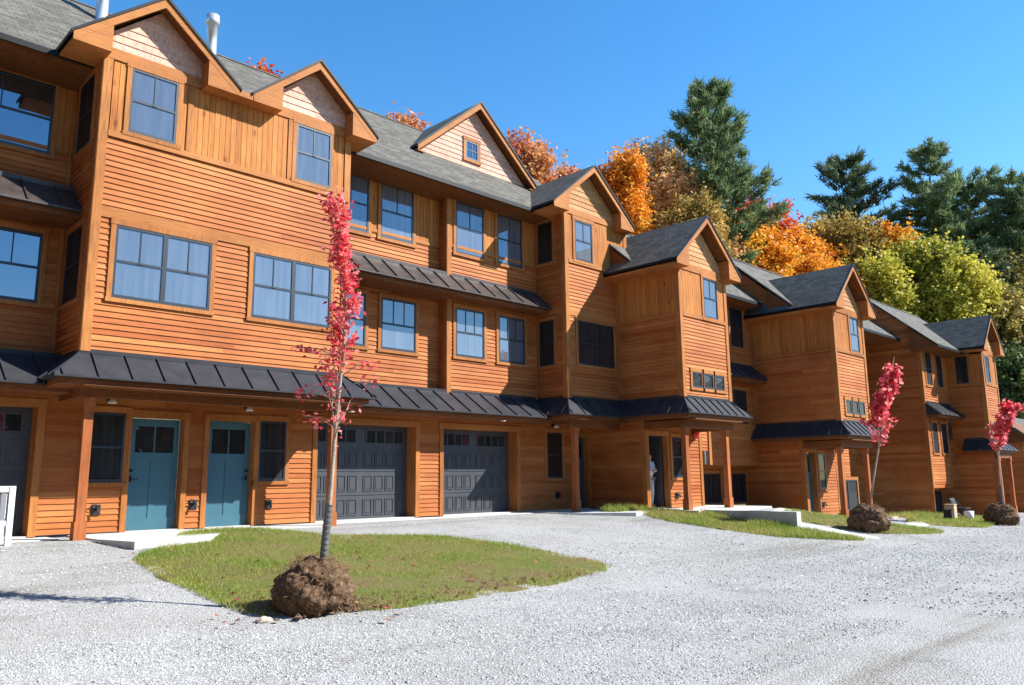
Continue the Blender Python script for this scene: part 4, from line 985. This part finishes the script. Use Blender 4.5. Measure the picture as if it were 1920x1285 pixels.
def pine(name, label, x, y, ztop, wd, kind='pine', zlow=None, group='pines behind the terrace', seed=0, droop=.0, gap=.0, top_w=.25):
    rs = random.Random(seed); zb = float(hillz(np.array(x), np.array(y))); T = thing(name, label, 'pine tree', (x, y, zb), group)
    tr = MB(); H = ztop-zb; zlow = zlow or zb+H*.25
    tr.tube([(x, y, zb-.3), (x+.15, y, zb+H*.5), (x, y, ztop-.3)], [.16+H*.012, .10+H*.006, .02], 8)
    V = []; tt = []; z = zlow
    while z < ztop-.15:
        f = (ztop-z)/(ztop-zlow); nb = rs.randint(4, 7)
        L0 = wd*.5*(min(1, top_w+f*1.25))*(1-.25*max(0, f-.75)*4)
        a0 = rs.uniform(0, 6.28)
        for k in range(nb):
            if rs.random() < gap: continue
            a = a0+6.283*k/nb+rs.uniform(-.35, .35); L = L0*rs.uniform(.55, 1.15); rise = L*(.16+.45*(1-f))*rs.uniform(.5, 1.2)-droop*L
            d = Vector((math.cos(a), math.sin(a), 0)); p0 = Vector((x, y, z)); e = p0+d*L+Vector((0, 0, rise)); md = p0+d*L*.55+Vector((0, 0, rise*.32))
            tr.tube([p0, md, e], [.025+.012*L, .02+.005*L, .008], 5)
            # needle sprays along the outer two thirds and on side twigs
            ns = max(5, int(L*6.5)); side = Vector((-d.y, d.x, 0))
            for j in range(ns):
                q = .22+.78*(j+.5)/ns; c = p0.lerp(md, q*2*.55/.55*.5) if q < .5 else md.lerp(e, (q-.5)*2)
                c = p0+d*L*q+Vector((0, 0, rise*q*q*(1.1-.1*q)))
                spread = L*.26*(1-abs(q-.65)*.9)
                c = c+side*rs.uniform(-spread, spread)+Vector((0, 0, rs.uniform(-.05, .12)))
                n = 22; up = np.array([d.x*.75, d.y*.75, .55]); dirs = rng.normal(0, .55, (n, 3))+up; dirs /= np.linalg.norm(dirs, axis=1)[:, None]
                ln = rng.uniform(.28, .55, n)[:, None]*(.8+.05*wd); bs = np.array(c)+rng.normal(0, .13, (n, 3))
                sd = np.cross(dirs, rng.normal(0, 1, (n, 3))); sd /= np.linalg.norm(sd, axis=1)[:, None]; sd *= .055
                V.append(np.stack([bs-sd, bs+sd, bs+dirs*ln], 1).reshape(-1, 3)); tt.append(np.clip(rng.normal(.45, .14)+rng.normal(0, .18, n), 0, 1))
        z += rs.uniform(.42, .75)*(.7+.035*H)
    tr.build('trunk', M['bark_dark'], T, True)
    cards_obj('crown', np.concatenate(V), np.concatenate(tt), LM[kind], T, 3)
    return T
# the wood across the lane: out of frame, seen only in the glass; added to cut sky fill, as is the tall left stand
def unseen_woodland():
    V = []; tt = []
    for k in range(150):
        if k < 105: x, y = random.uniform(-45, 95), -24-random.uniform(0, 16)
        else: x, y = -9-random.uniform(0, 14), random.uniform(-14, 11.5)  # tall near stand at left, added to block sky from left-facing walls
        H = random.uniform(11, 16)-(3 if k < 105 and -30 < x < 50 else 0)+(6 if k >= 105 else 0); wd = random.uniform(5, 8); z0 = -1
        n = 420; q = rng.normal(0, 1, (n, 3)); q /= np.linalg.norm(q, axis=1)[:, None]; q *= rng.uniform(.4, 1, n)[:, None]**.5
        V.append(leaf_quads(np.array([x, y, z0+H*.54])+q*np.array([wd/2, wd/2, H*.48]), 1.15)); tt.append(np.clip(rng.normal(random.random(), .15, n), 0, 1))
    r = thing('unseen_woodland', 'w', 'w', (0, -30, -1)); o = cards_obj('unseen_woodland', np.concatenate(V), np.concatenate(tt), leaf_mat('mixed_autumn_leaf', [(0, (.03, .055, .02)), (.45, (.10, .09, .025)), (.7, (.30, .13, .03)), (1, (.34, .07, .02))], .2), r)
    o.parent = None; o.location = Vector(o['_w']); bpy.data.objects.remove(r); struct(o, 'stuff')
unseen_woodland()
# broad-leaved trees: camera-independent world positions up the slope behind the terrace
branch_tree('maple_tree', 'tip of a small red maple just showing above the roof left of the second gable', 15.0, 30.6, 18.6, 1.5, 'red', 4, .8, .17)
branch_tree('maple_tree', 'reddish orange maple top peeping over the grey roof left of the dormer', 21.5, 28.7, 17.7, 2.4, 'rust', 5, .9, .18)
branch_tree('maple_tree', 'rusty rounded maple behind the dormer roof, right of its peak', 30.0, 29.0, 19.2, 4.2, 'rust', 7, 1.0, .2, bare=4)
branch_tree('maple_tree', 'pinkish low maple between the rusty tree and the third front gable', 33.2, 29.0, 18.4, 2.6, 'rust', 5, .9, .2)
branch_tree('maple_tree', 'bright orange maple rising right behind the third front gable', 37.0, 28.0, 20.4, 3.4, 'orange', 8, 1.1, .2)
branch_tree('birch_tree', 'pale peach and yellow half bare tree left of the tallest pine', 42.5, 28.6, 22.8, 5.6, 'peach', 9, .9, .2, bare=12)
branch_tree('birch_tree', 'thin yellow olive tree low in front of the tallest pine', 39.5, 24.8, 17.0, 4.2, 'olive', 6, .8, .2, bare=6)
branch_tree('maple_tree', 'crimson maple crown at the right foot of the tallest pine', 52.4, 27.4, 20.8, 5.4, 'red', 7, 1.1, .22)
branch_tree('maple_tree', 'golden orange maple directly behind the second house roof ridge', 48.0, 25.5, 17.8, 5.0, 'amber', 7.5, 1.2, .22)
branch_tree('maple_tree', 'deep orange maple behind the third house dormer', 54.0, 25.0, 18.0, 5.6, 'orange', 7, 1.2, .22)
branch_tree('maple_tree', 'small amber maple low above the third house roof', 52.0, 22.2, 15.0, 4.0, 'amber', 6, 1.1, .22)
branch_tree('maple_tree', 'flame orange maple along the ridge between the amber maples and the olive oak', 58.0, 24.6, 17.9, 5.0, 'amber', 7, 1.1, .22)
branch_tree('maple_tree', 'gold and peach maple low between the third front gable and the tallest pine', 43.0, 26.4, 17.2, 4.6, 'peach', 7, 1.0, .2, bare=4)
branch_tree('oak_tree', 'large olive brown rounded oak below the lone dark pine', 59.4, 24.8, 20.4, 7.6, 'olive', 10, 1.0, .24)
branch_tree('maple_tree', 'small orange maple squeezed between the olive oak and the yellow green tree', 61.6, 21.6, 19.3, 4.4, 'amber', 7, 1.0, .24)
branch_tree('ash_tree', 'big rounded yellow green tree above the fourth house roof', 60.0, 18.6, 16.9, 8.2, 'yellowgreen', 9.5, 1.25, .25)
branch_tree('ash_tree', 'yellow green leafy top left of the largest yellow green tree', 56.0, 20.5, 16.0, 5.2, 'yellowgreen', 8, 1.1, .25)
branch_tree('oak_tree', 'dusky olive tree filling the right edge above the pale garage', 71.0, 15.6, 17.3, 7.5, 'darkolive', 12, 1.2, .27)
branch_tree('oak_tree', 'dull olive tree behind the gable of the fourth house', 64.0, 15.0, 13.6, 6.0, 'darkolive', 10, 1.2, .27)
branch_tree('bush', 'dark green bush behind the fourth house gable at the right edge', 60.0, 13.6, 8.6, 5.4, 'green', 7, 1.2, .26, cat='bush')
branch_tree('maple_tree', 'dull yellow brown tree between the yellow green ash and the right edge', 66.0, 17.2, 15.4, 4.6, 'olive', 9, 1.1, .26)
branch_tree('bush', 'low green bush right behind the pale garage roof', 66.0, 13.0, 7.6, 6.2, 'darkolive', 8, 1.2, .27, cat='bush')
pine('white_pine', 'tallest white pine standing alone above the orange maples', 45.5, 26.8, 27.9, 9.4, 'pine', 11.5, seed=3, gap=.07, top_w=.20)
pine('white_pine', 'lone dark pine with a flat spreading top above the olive oak', 69.4, 27.0, 28.9, 9.6, 'pine_dark', 17.0, seed=5, gap=.12, top_w=.35)
pine('white_pine', 'open armed pine, left and tallest of the cluster at the right', 72.1, 21.0, 29.0, 8.8, 'pine', 14.0, seed=8, gap=.16, top_w=.25)
pine('white_pine', 'broad pine in the middle of the right hand pine cluster', 76.0, 19.2, 26.4, 9.6, 'pine', 12.0, seed=11, gap=.12, top_w=.4)
pine('white_pine', 'pine at the far right edge of the pine cluster', 75.0, 15.6, 25.4, 8.0, 'pine', 10.0, seed=14, gap=.12, top_w=.3)
pine('white_pine', 'short dark pine under the right hand pine cluster', 68.0, 16.7, 17.8, 6.6, 'pine_dark', 8.0, seed=17, gap=.05, top_w=.3)

def young_maple(label, bx, by, br, H, pts, crown, nleaf, leaf, seed, sprays=(), guard=True):
    """small red maple lying heeled in on its root ball; pts: trunk offsets (dx,dy,z above ground)"""
    rs = random.Random(seed); g0 = float(gz(bx, by)); T = thing('young_maple', label, 'tree', (bx, by, g0), 'balled young maples along the lane')
    # root ball
    bm = bmesh.new(); bmesh.ops.create_icosphere(bm, subdivisions=5, radius=1)
    ph = [rs.uniform(0, 6.28) for _ in range(12)]
    mb = MB()
    from mathutils import noise as mn
    for v in bm.verts:
        c = v.co; d = 1+.20*mn.noise(c*2.1+Vector((seed, 0, 0)))+.09*mn.noise(c*5.3+Vector((0, seed, 0)))+.085*mn.noise(c*12)+.05*mn.noise(c*27)
        z = c.z*d*br*.92
        if c.z > .55: z *= .93
        v.co = Vector((bx+c.x*d*br*(1.12 if c.z < 0 else 1.0), by+c.y*d*br*(1.1 if c.z < 0 else 1), g0+br*.62+max(z, -br*.68)))
    bm.verts.index_update(); mb.v = [tuple(v.co) for v in bm.verts]; mb.f = [tuple(v.index for v in f.verts) for f in bm.faces]; mb.t = [.5]*len(mb.f); bm.free()
    mb.build('root_ball', M['soil'], T, True)
    rt = MB()
    for k in range(640):
        a = rs.uniform(0, 6.28); el = rs.uniform(-.5, 1.2); n = Vector((math.cos(a)*math.cos(el), math.sin(a)*math.cos(el), math.sin(el)))
        p = Vector((bx, by, g0+br*.62))+n*br*rs.uniform(.9, 1.02); tg = Vector((rs.uniform(-1, 1), rs.uniform(-1, 1), rs.uniform(-1.3, .2))).normalized()
        L = rs.uniform(.04, .15)*br/.45; q = p+tg*L*.5+n*rs.uniform(.0, .05); e = p+tg*L+n*rs.uniform(-.02, .06)
        q.z = max(q.z, g0+.01); e.z = max(e.z, g0+.005)
        rt.tube([p, q, e], [rs.choice((.0025, .003, .005)), .0025, .0015], 4)
    rt.build('roots', M['root'], T)
    P = [Vector((bx+a, by+b, g0+c)) for a, b, c in pts]
    tr = MB(); n = len(P); tr.tube(P, [.030*(1-.80*i/(n-1)) for i in range(n)], 9)
    # upswept thin branches
    cz0, cz1, cwid = crown
    def trunk_at(z):
        if g0+z < P[0].z: d_ = P[1]-P[0]; return P[0]+d_*((g0+z-P[0].z)/d_.z)
        for i in range(n-1):
            if P[i].z <= g0+z <= P[i+1].z: return P[i].lerp(P[i+1], (g0+z-P[i].z)/(P[i+1].z-P[i].z))
        return P[-1].copy()
    LP = []
    for k in range(34):
        z = cz0-.25+(cz1-cz0)*(k/34)**1.1*.92; a = rs.uniform(0, 6.28); b = trunk_at(z); f = (z-cz0)/(cz1-cz0)
        L = cwid*rs.uniform(.5, 1.0)*(1-.55*max(0, f)); rise = rs.uniform(.25, .6)*(1-.4*max(0, f))
        m1 = b+Vector((math.cos(a)*L*.6, math.sin(a)*L*.6, rise*.45)); e = b+Vector((math.cos(a)*L, math.sin(a)*L, rise))
        tr.tube([b, m1, e], [.009, .006, .003], 5)
        for j in range(int(nleaf/34*(.22+1.3*min(1, max(0, (f-.02)*2.0))*(1-.3*max(0, f-.8)*5)))):
            q = rs.uniform(.25, 1.05); c = (b.lerp(m1, q*2) if q < .5 else m1.lerp(e, (q-.5)*2))
            LP.append(c+Vector((rs.gauss(0, .05), rs.gauss(0, .05), rs.gauss(0, .07))))
    for (dx, dy, z, nn) in sprays:
        b = trunk_at(z-.15); e = Vector((bx+dx, by+dy, g0+z)); tr.tube([b, b.lerp(e, .5)+Vector((0, 0, .06)), e], [.008, .005, .003], 5)
        for j in range(nn):
            c = b.lerp(e, rs.uniform(.5, 1.0)); LP.append(c+Vector((rs.gauss(0, .05), rs.gauss(0, .05), rs.gauss(0, .04))))
    tr.build('trunk', M['bark'], T, True)
    LP = np.array([tuple(p) for p in LP])
    V = leaf_quads(LP, leaf); cards_obj('crown', V, rng.uniform(0, 1, len(LP)), LM['red_young'], T)
    if guard:
        gd = MB(); zt = br*1.4+.62; z = br*1.35; pp = []
        while z < zt: pp.append(trunk_at(z)); z += .03
        gd.tube(pp, [.043+.005*(i % 2) for i in range(len(pp))], 14); gd.build('trunk_guard', M['guard'], T)
    return T
YL = (.712, -.702)      # sideways lean of the leaning stems along the lane
def lean(off, z): return (YL[0]*off, YL[1]*off, z)
young_maple('nearest young red maple, on a shaggy root ball at the front lawn edge', 4.80, 8.03, .385, 4.6,
    [lean(.11, .66), lean(.16, 1.3), lean(.19, 1.9), lean(.25, 2.7), lean(.28, 3.3), lean(.16, 4.1), lean(.02, 4.85)], (2.0, 5.05, .24), 1700, .060, 1,
    [(YL[0]*-.34, YL[1]*-.34, 2.95, 22), (YL[0]*-.30, YL[1]*-.30, 2.45, 20), (YL[0]*-.18, YL[1]*-.18, 2.15, 18), (YL[0]*.62, YL[1]*.62, 2.75, 22), (YL[0]*.66, YL[1]*.66, 2.55, 10), (YL[0]*.4, YL[1]*.4, 3.05, 20)])
young_maple('second young red maple leaning right on its root ball before the third house', 20.9, 8.35, .44, 4.4,
    [lean(.08, .70), lean(.25, 1.4), lean(.48, 2.3), lean(.66, 3.0), lean(.86, 3.7), lean(1.05, 4.45)], (2.3, 4.35, .34), 1700, .11, 2, [(YL[0]*.05, YL[1]*.05, 2.8, 20)], False)
young_maple('third and farthest young red maple leaning hard right by the pale garage', 29.05, 7.45, .44, 4.6,
    [lean(.08, .70), lean(.10, 1.4), lean(.14, 2.2), lean(.40, 3.0), lean(.80, 3.5), lean(1.25, 3.9)], (2.4, 3.9, .36), 1500, .12, 3, [(YL[0]*1.3, YL[1]*1.3, 3.7, 60), (YL[0]*.9, YL[1]*.9, 3.8, 50)], True)

# ================================================================ SMALL THINGS
B = thing('garden_bench', 'end of a white painted slatted bench before the far left garage door', 'bench', (2.9, 14.3, -.03))
w_ = MB()
w_ = Multi()
for x, y in ((3.22, 14.28), (3.22, 14.78), (1.9, 14.28), (1.9, 14.78)): w_.box(x-.04, x+.04, y-.04, y+.04, -.04, .86 if y < 14.5 else .74)
w_.build('leg', M['white'], B)
w_ = Multi(); w_.box(1.94, 3.18, 14.255, 14.305, .77, .86); w_.box(1.94, 3.18, 14.255, 14.305, .26, .34); w_.build('rail', M['white'], B)
w_ = Multi()
for k in range(12): w_.box(1.98+.1*k, 2.05+.1*k, 14.27, 14.29, .341, .769)
w_.build('slat', M['mesh_gray'], B)
w_ = MB(); w_.box(1.94, 3.18, 14.32, 14.74, .32, .36); w_.build('seat', M['white'], B)
# stone by the lawn edge
def rock(name, label, x, y, s, seed):
    from mathutils import noise as mn
    bm = bmesh.new(); bmesh.ops.create_icosphere(bm, subdivisions=3, radius=1); g0 = float(gz(x, y))
    for v in bm.verts:
        d = 1+.35*mn.noise(v.co*1.4+Vector((seed, 2, 3)))+.1*mn.noise(v.co*4); v.co = Vector((x+v.co.x*s*d, y+v.co.y*s*.6*d, g0+.02+v.co.z*s*.42*d))
    bm.verts.index_update(); mb = MB(); mb.v = [tuple(v.co) for v in bm.verts]; mb.f = [tuple(v.index for v in f.verts) for f in bm.faces]; mb.t = [.5]*len(mb.f); bm.free()
    return tag(mb.build(name, M['stone'], None, True), label, 'stone')
rock('stone', 'tan flat stone on the gravel left of the nearest root ball', 4.13, 7.86, .085, 1)
rock('stone', 'pale grey stone in the grass beside the third house side wall', 27.6, 10.2, .20, 4)
# jumble by the fourth house door
bx_ = MB(); bx_.box(30.40, 30.70, 9.2, 9.5, -.74, -.16); bx_.box(30.385, 30.715, 9.185, 9.515, -.16, -.13); tag(bx_.build('storage_box', M['tan']), 'tan lidded storage box standing among clutter before the hanging bay', 'box')
ch = thing('folding_chair', 'dark folding chair beside the tan box before the hanging bay', 'chair', (31.6, 9.3, -.72))
q = MB(); q.box(31.35, 31.85, 9.1, 9.55, -.32, -.28); q.build('seat', M['black'], ch)
q = MB(); q.hexa([(31.35, 9.52, -.2), (31.85, 9.52, -.2), (31.85, 9.55, -.2), (31.35, 9.55, -.2), (31.35, 9.60, .05), (31.85, 9.60, .05), (31.85, 9.63, .05), (31.35, 9.63, .05)]); q.build('backrest', M['black'], ch)
for x in (31.37, 31.83):
    q = MB(); q.tube([(x, 9.08, -.74), (x, 9.56, -.02)], .015, 6); q.build('leg', M['black'], ch); q = MB(); q.tube([(x, 9.55, -.74), (x, 9.1, -.28)], .015, 6); q.build('leg', M['black'], ch)
bk = MB(); bk.lathe((31.1, 8.95, -.72), [(.13, 0), (.16, .34), (.165, .35), (.15, .34)], 16); tag(bk.build('bucket', M['white'], None, True), 'white bucket on the grass between the tan box and dark chair', 'bucket')
mt = MB(); mt.box(29.45, 29.70, 9.0, 9.25, -.74, -.30); mt.box(29.43, 29.72, 8.98, 9.27, -.30, -.27); tag(mt.build('planter', M['black']), 'dark square planter left of the tan storage box', 'planter')

# person standing in the open doorway of the second house
def person(loc, face):
    x, y, z = loc; T = thing('person', 'person in pale blue top and grey trousers standing inside the open doorway', 'person', loc)
    ca, sa = math.cos(face), math.sin(face)
    def Lp(a, b, c): return Vector((x+a*ca-b*sa, y+a*sa+b*ca, z+c))     # a: right, b: forward, c: up
    def skin(name, verts, edges, rad, material, parent, sub=2, root=0):
        me = bpy.data.meshes.new(name); me.from_pydata([tuple(v) for v in verts], edges, []); o = bpy.data.objects.new(name, me); COL.objects.link(o)
        md = o.modifiers.new('skin', 'SKIN'); md.use_smooth_shade = True
        for i, r_ in enumerate(rad): me.skin_vertices[0].data[i].radius = (r_, r_) if not isinstance(r_, tuple) else r_
        me.skin_vertices[0].data[root].use_root = True
        o.modifiers.new('sub', 'SUBSURF').levels = sub; o.modifiers['sub'].render_levels = sub
        dg = bpy.context.evaluated_depsgraph_get(); me2 = bpy.data.meshes.new_from_object(o.evaluated_get(dg)); bpy.data.objects.remove(o)
        me2.materials.clear(); me2.materials.append(material)
        for p in me2.polygons: p.use_smooth = True
        o2 = bpy.data.objects.new(name, me2); COL.objects.link(o2); o2.parent = parent; o2.location = -Vector(loc); return o2
    # bare body: head, neck, trunk, arms, legs as one skin
    V = [(0, 0, .86), (0, .01, 1.05), (0, 0, 1.27), (0, .01, 1.38), (0, .03, 1.47), (0, .035, 1.55),
         (.17, 0, 1.30), (.21, .05, 1.05), (.05, .23, 1.06), (-.06, .25, 1.08), (-.17, 0, 1.30), (-.21, .05, 1.06), (-.05, .22, 1.10), (.07, .25, 1.13),
         (.09, 0, .82), (.10, .02, .45), (.10, -.02, .09), (.11, .12, .03), (-.09, 0, .82), (-.10, .02, .45), (-.10, -.02, .09), (-.11, .12, .03)]
    Eg = [(0, 1), (1, 2), (2, 3), (3, 4), (4, 5), (2, 6), (6, 7), (7, 8), (8, 9), (2, 10), (10, 11), (11, 12), (12, 13), (0, 14), (14, 15), (15, 16), (16, 17), (0, 18), (18, 19), (19, 20), (20, 21)]
    rad = [.115, .10, .115, .05, .078, .075, .055, .042, .032, .028, .055, .042, .032, .028, .078, .055, .04, .032, .078, .055, .04, .032]
    body = skin('body', [Lp(*v) for v in V], Eg, rad, M['skin'], T)
    top = skin('shirt', [Lp(*v) for v in [(0, 0, .90), (0, .01, 1.06), (0, 0, 1.27), (0, .01, 1.34), (.17, 0, 1.30), (.21, .05, 1.05), (.09, .19, 1.06), (-.17, 0, 1.30), (-.21, .05, 1.06), (-.09, .18, 1.10)]],
        [(0, 1), (1, 2), (2, 3), (2, 4), (4, 5), (5, 6), (2, 7), (7, 8), (8, 9)], [.145, .135, .14, .07, .072, .056, .047, .072, .056, .047], M['shirt'], T)
    tro = skin('trousers', [Lp(*v) for v in [(0, 0, .90), (.09, 0, .80), (.10, .02, .45), (.10, -.02, .10), (-.09, 0, .80), (-.10, .02, .45), (-.10, -.02, .10)]], [(0, 1), (1, 2), (2, 3), (0, 4), (4, 5), (5, 6)], [.135, .098, .072, .058, .098, .072, .058], M['trousers'], T)
    for s_, c0 in ((1, (-.06, .25, 1.08)), (-1, (.07, .25, 1.13))):      # fingers curled over the opposite arm
        for k in range(4):
            a, b_, c = c0; dx = -s_*.05
            skin('finger', [Lp(a, b_, c-.02+.014*k), Lp(a+dx*.6, b_+.02, c-.025+.015*k), Lp(a+dx*(1.1+.1*(k in (1, 2))), b_, c-.03+.015*k)], [(0, 1), (1, 2)], [.009, .008, .007], M['skin'], body, 1)
        a, b_, c = c0; skin('thumb', [Lp(a, b_-.01, c+.02), Lp(a-s_*.02, b_+.01, c+.05), Lp(a-s_*.04, b_+.01, c+.06)], [(0, 1), (1, 2)], [.011, .009, .008], M['skin'], body, 1)
    hb = MB()
    bm = bmesh.new(); bmesh.ops.create_uvsphere(bm, u_segments=20, v_segments=14, radius=1)
    for v in bm.verts:
        c = v.co.copy(); cut = .2 if c.y > .3 else -1
        v.co = Lp(c.x*.092, .012+c.y*.105-(.02 if c.y > .2 else 0), 1.545+(c.z if c.y < .25 else max(c.z, .35))*.115)
    bm.verts.index_update(); hb.v = [tuple(v.co) for v in bm.verts]; hb.f = [tuple(v.index for v in f.verts) for f in bm.faces]; hb.t = [.5]*len(hb.f); bm.free(); hb.build('hair', M['hair'], T, True)
    fc = MB()
    for sx in (-.032, .032): 
        p = Lp(sx, .118, 1.515); fc.lathe((p.x, p.y, p.z-.008), [(.002, 0), (.009, .008), (.002, .016)], 8)
    fc.build('eyes', M['hair'], body)
    ns_ = MB(); a = Lp(0, .105, 1.53); b2 = Lp(0, .135, 1.485); ns_.tube([a, b2, Lp(0, .108, 1.48)], [.008, .013, .008], 6); ns_.build('nose', M['skin'], body)
    mo = MB(); mo.tube([Lp(-.022, .108, 1.452), Lp(0, .114, 1.45), Lp(.022, .108, 1.452)], .005, 6); mo.build('mouth', M['red'], body)
    for sx in (-.082, .082):
        e = MB(); p = Lp(sx, .03, 1.49); e.lathe((p.x, p.y, p.z), [(.004, 0), (.014, .015), (.016, .035), (.004, .05)], 8); e.build('ear', M['skin'], body)
    for s_ in (.105, -.105):
        sh = MB(); sh.hexa([Lp(s_-.045, -.08, 0.0), Lp(s_+.045, -.08, 0), Lp(s_+.045, .18, 0), Lp(s_-.045, .18, 0), Lp(s_-.035, -.06, .09), Lp(s_+.035, -.06, .09), Lp(s_+.035, .13, .05), Lp(s_-.035, .13, .05)]); sh.build('shoe', M['black'], T)
person((19.38, 13.98, .012), math.radians(180))

for o in bpy.data.objects:
    if '_w' in o: del o['_w']
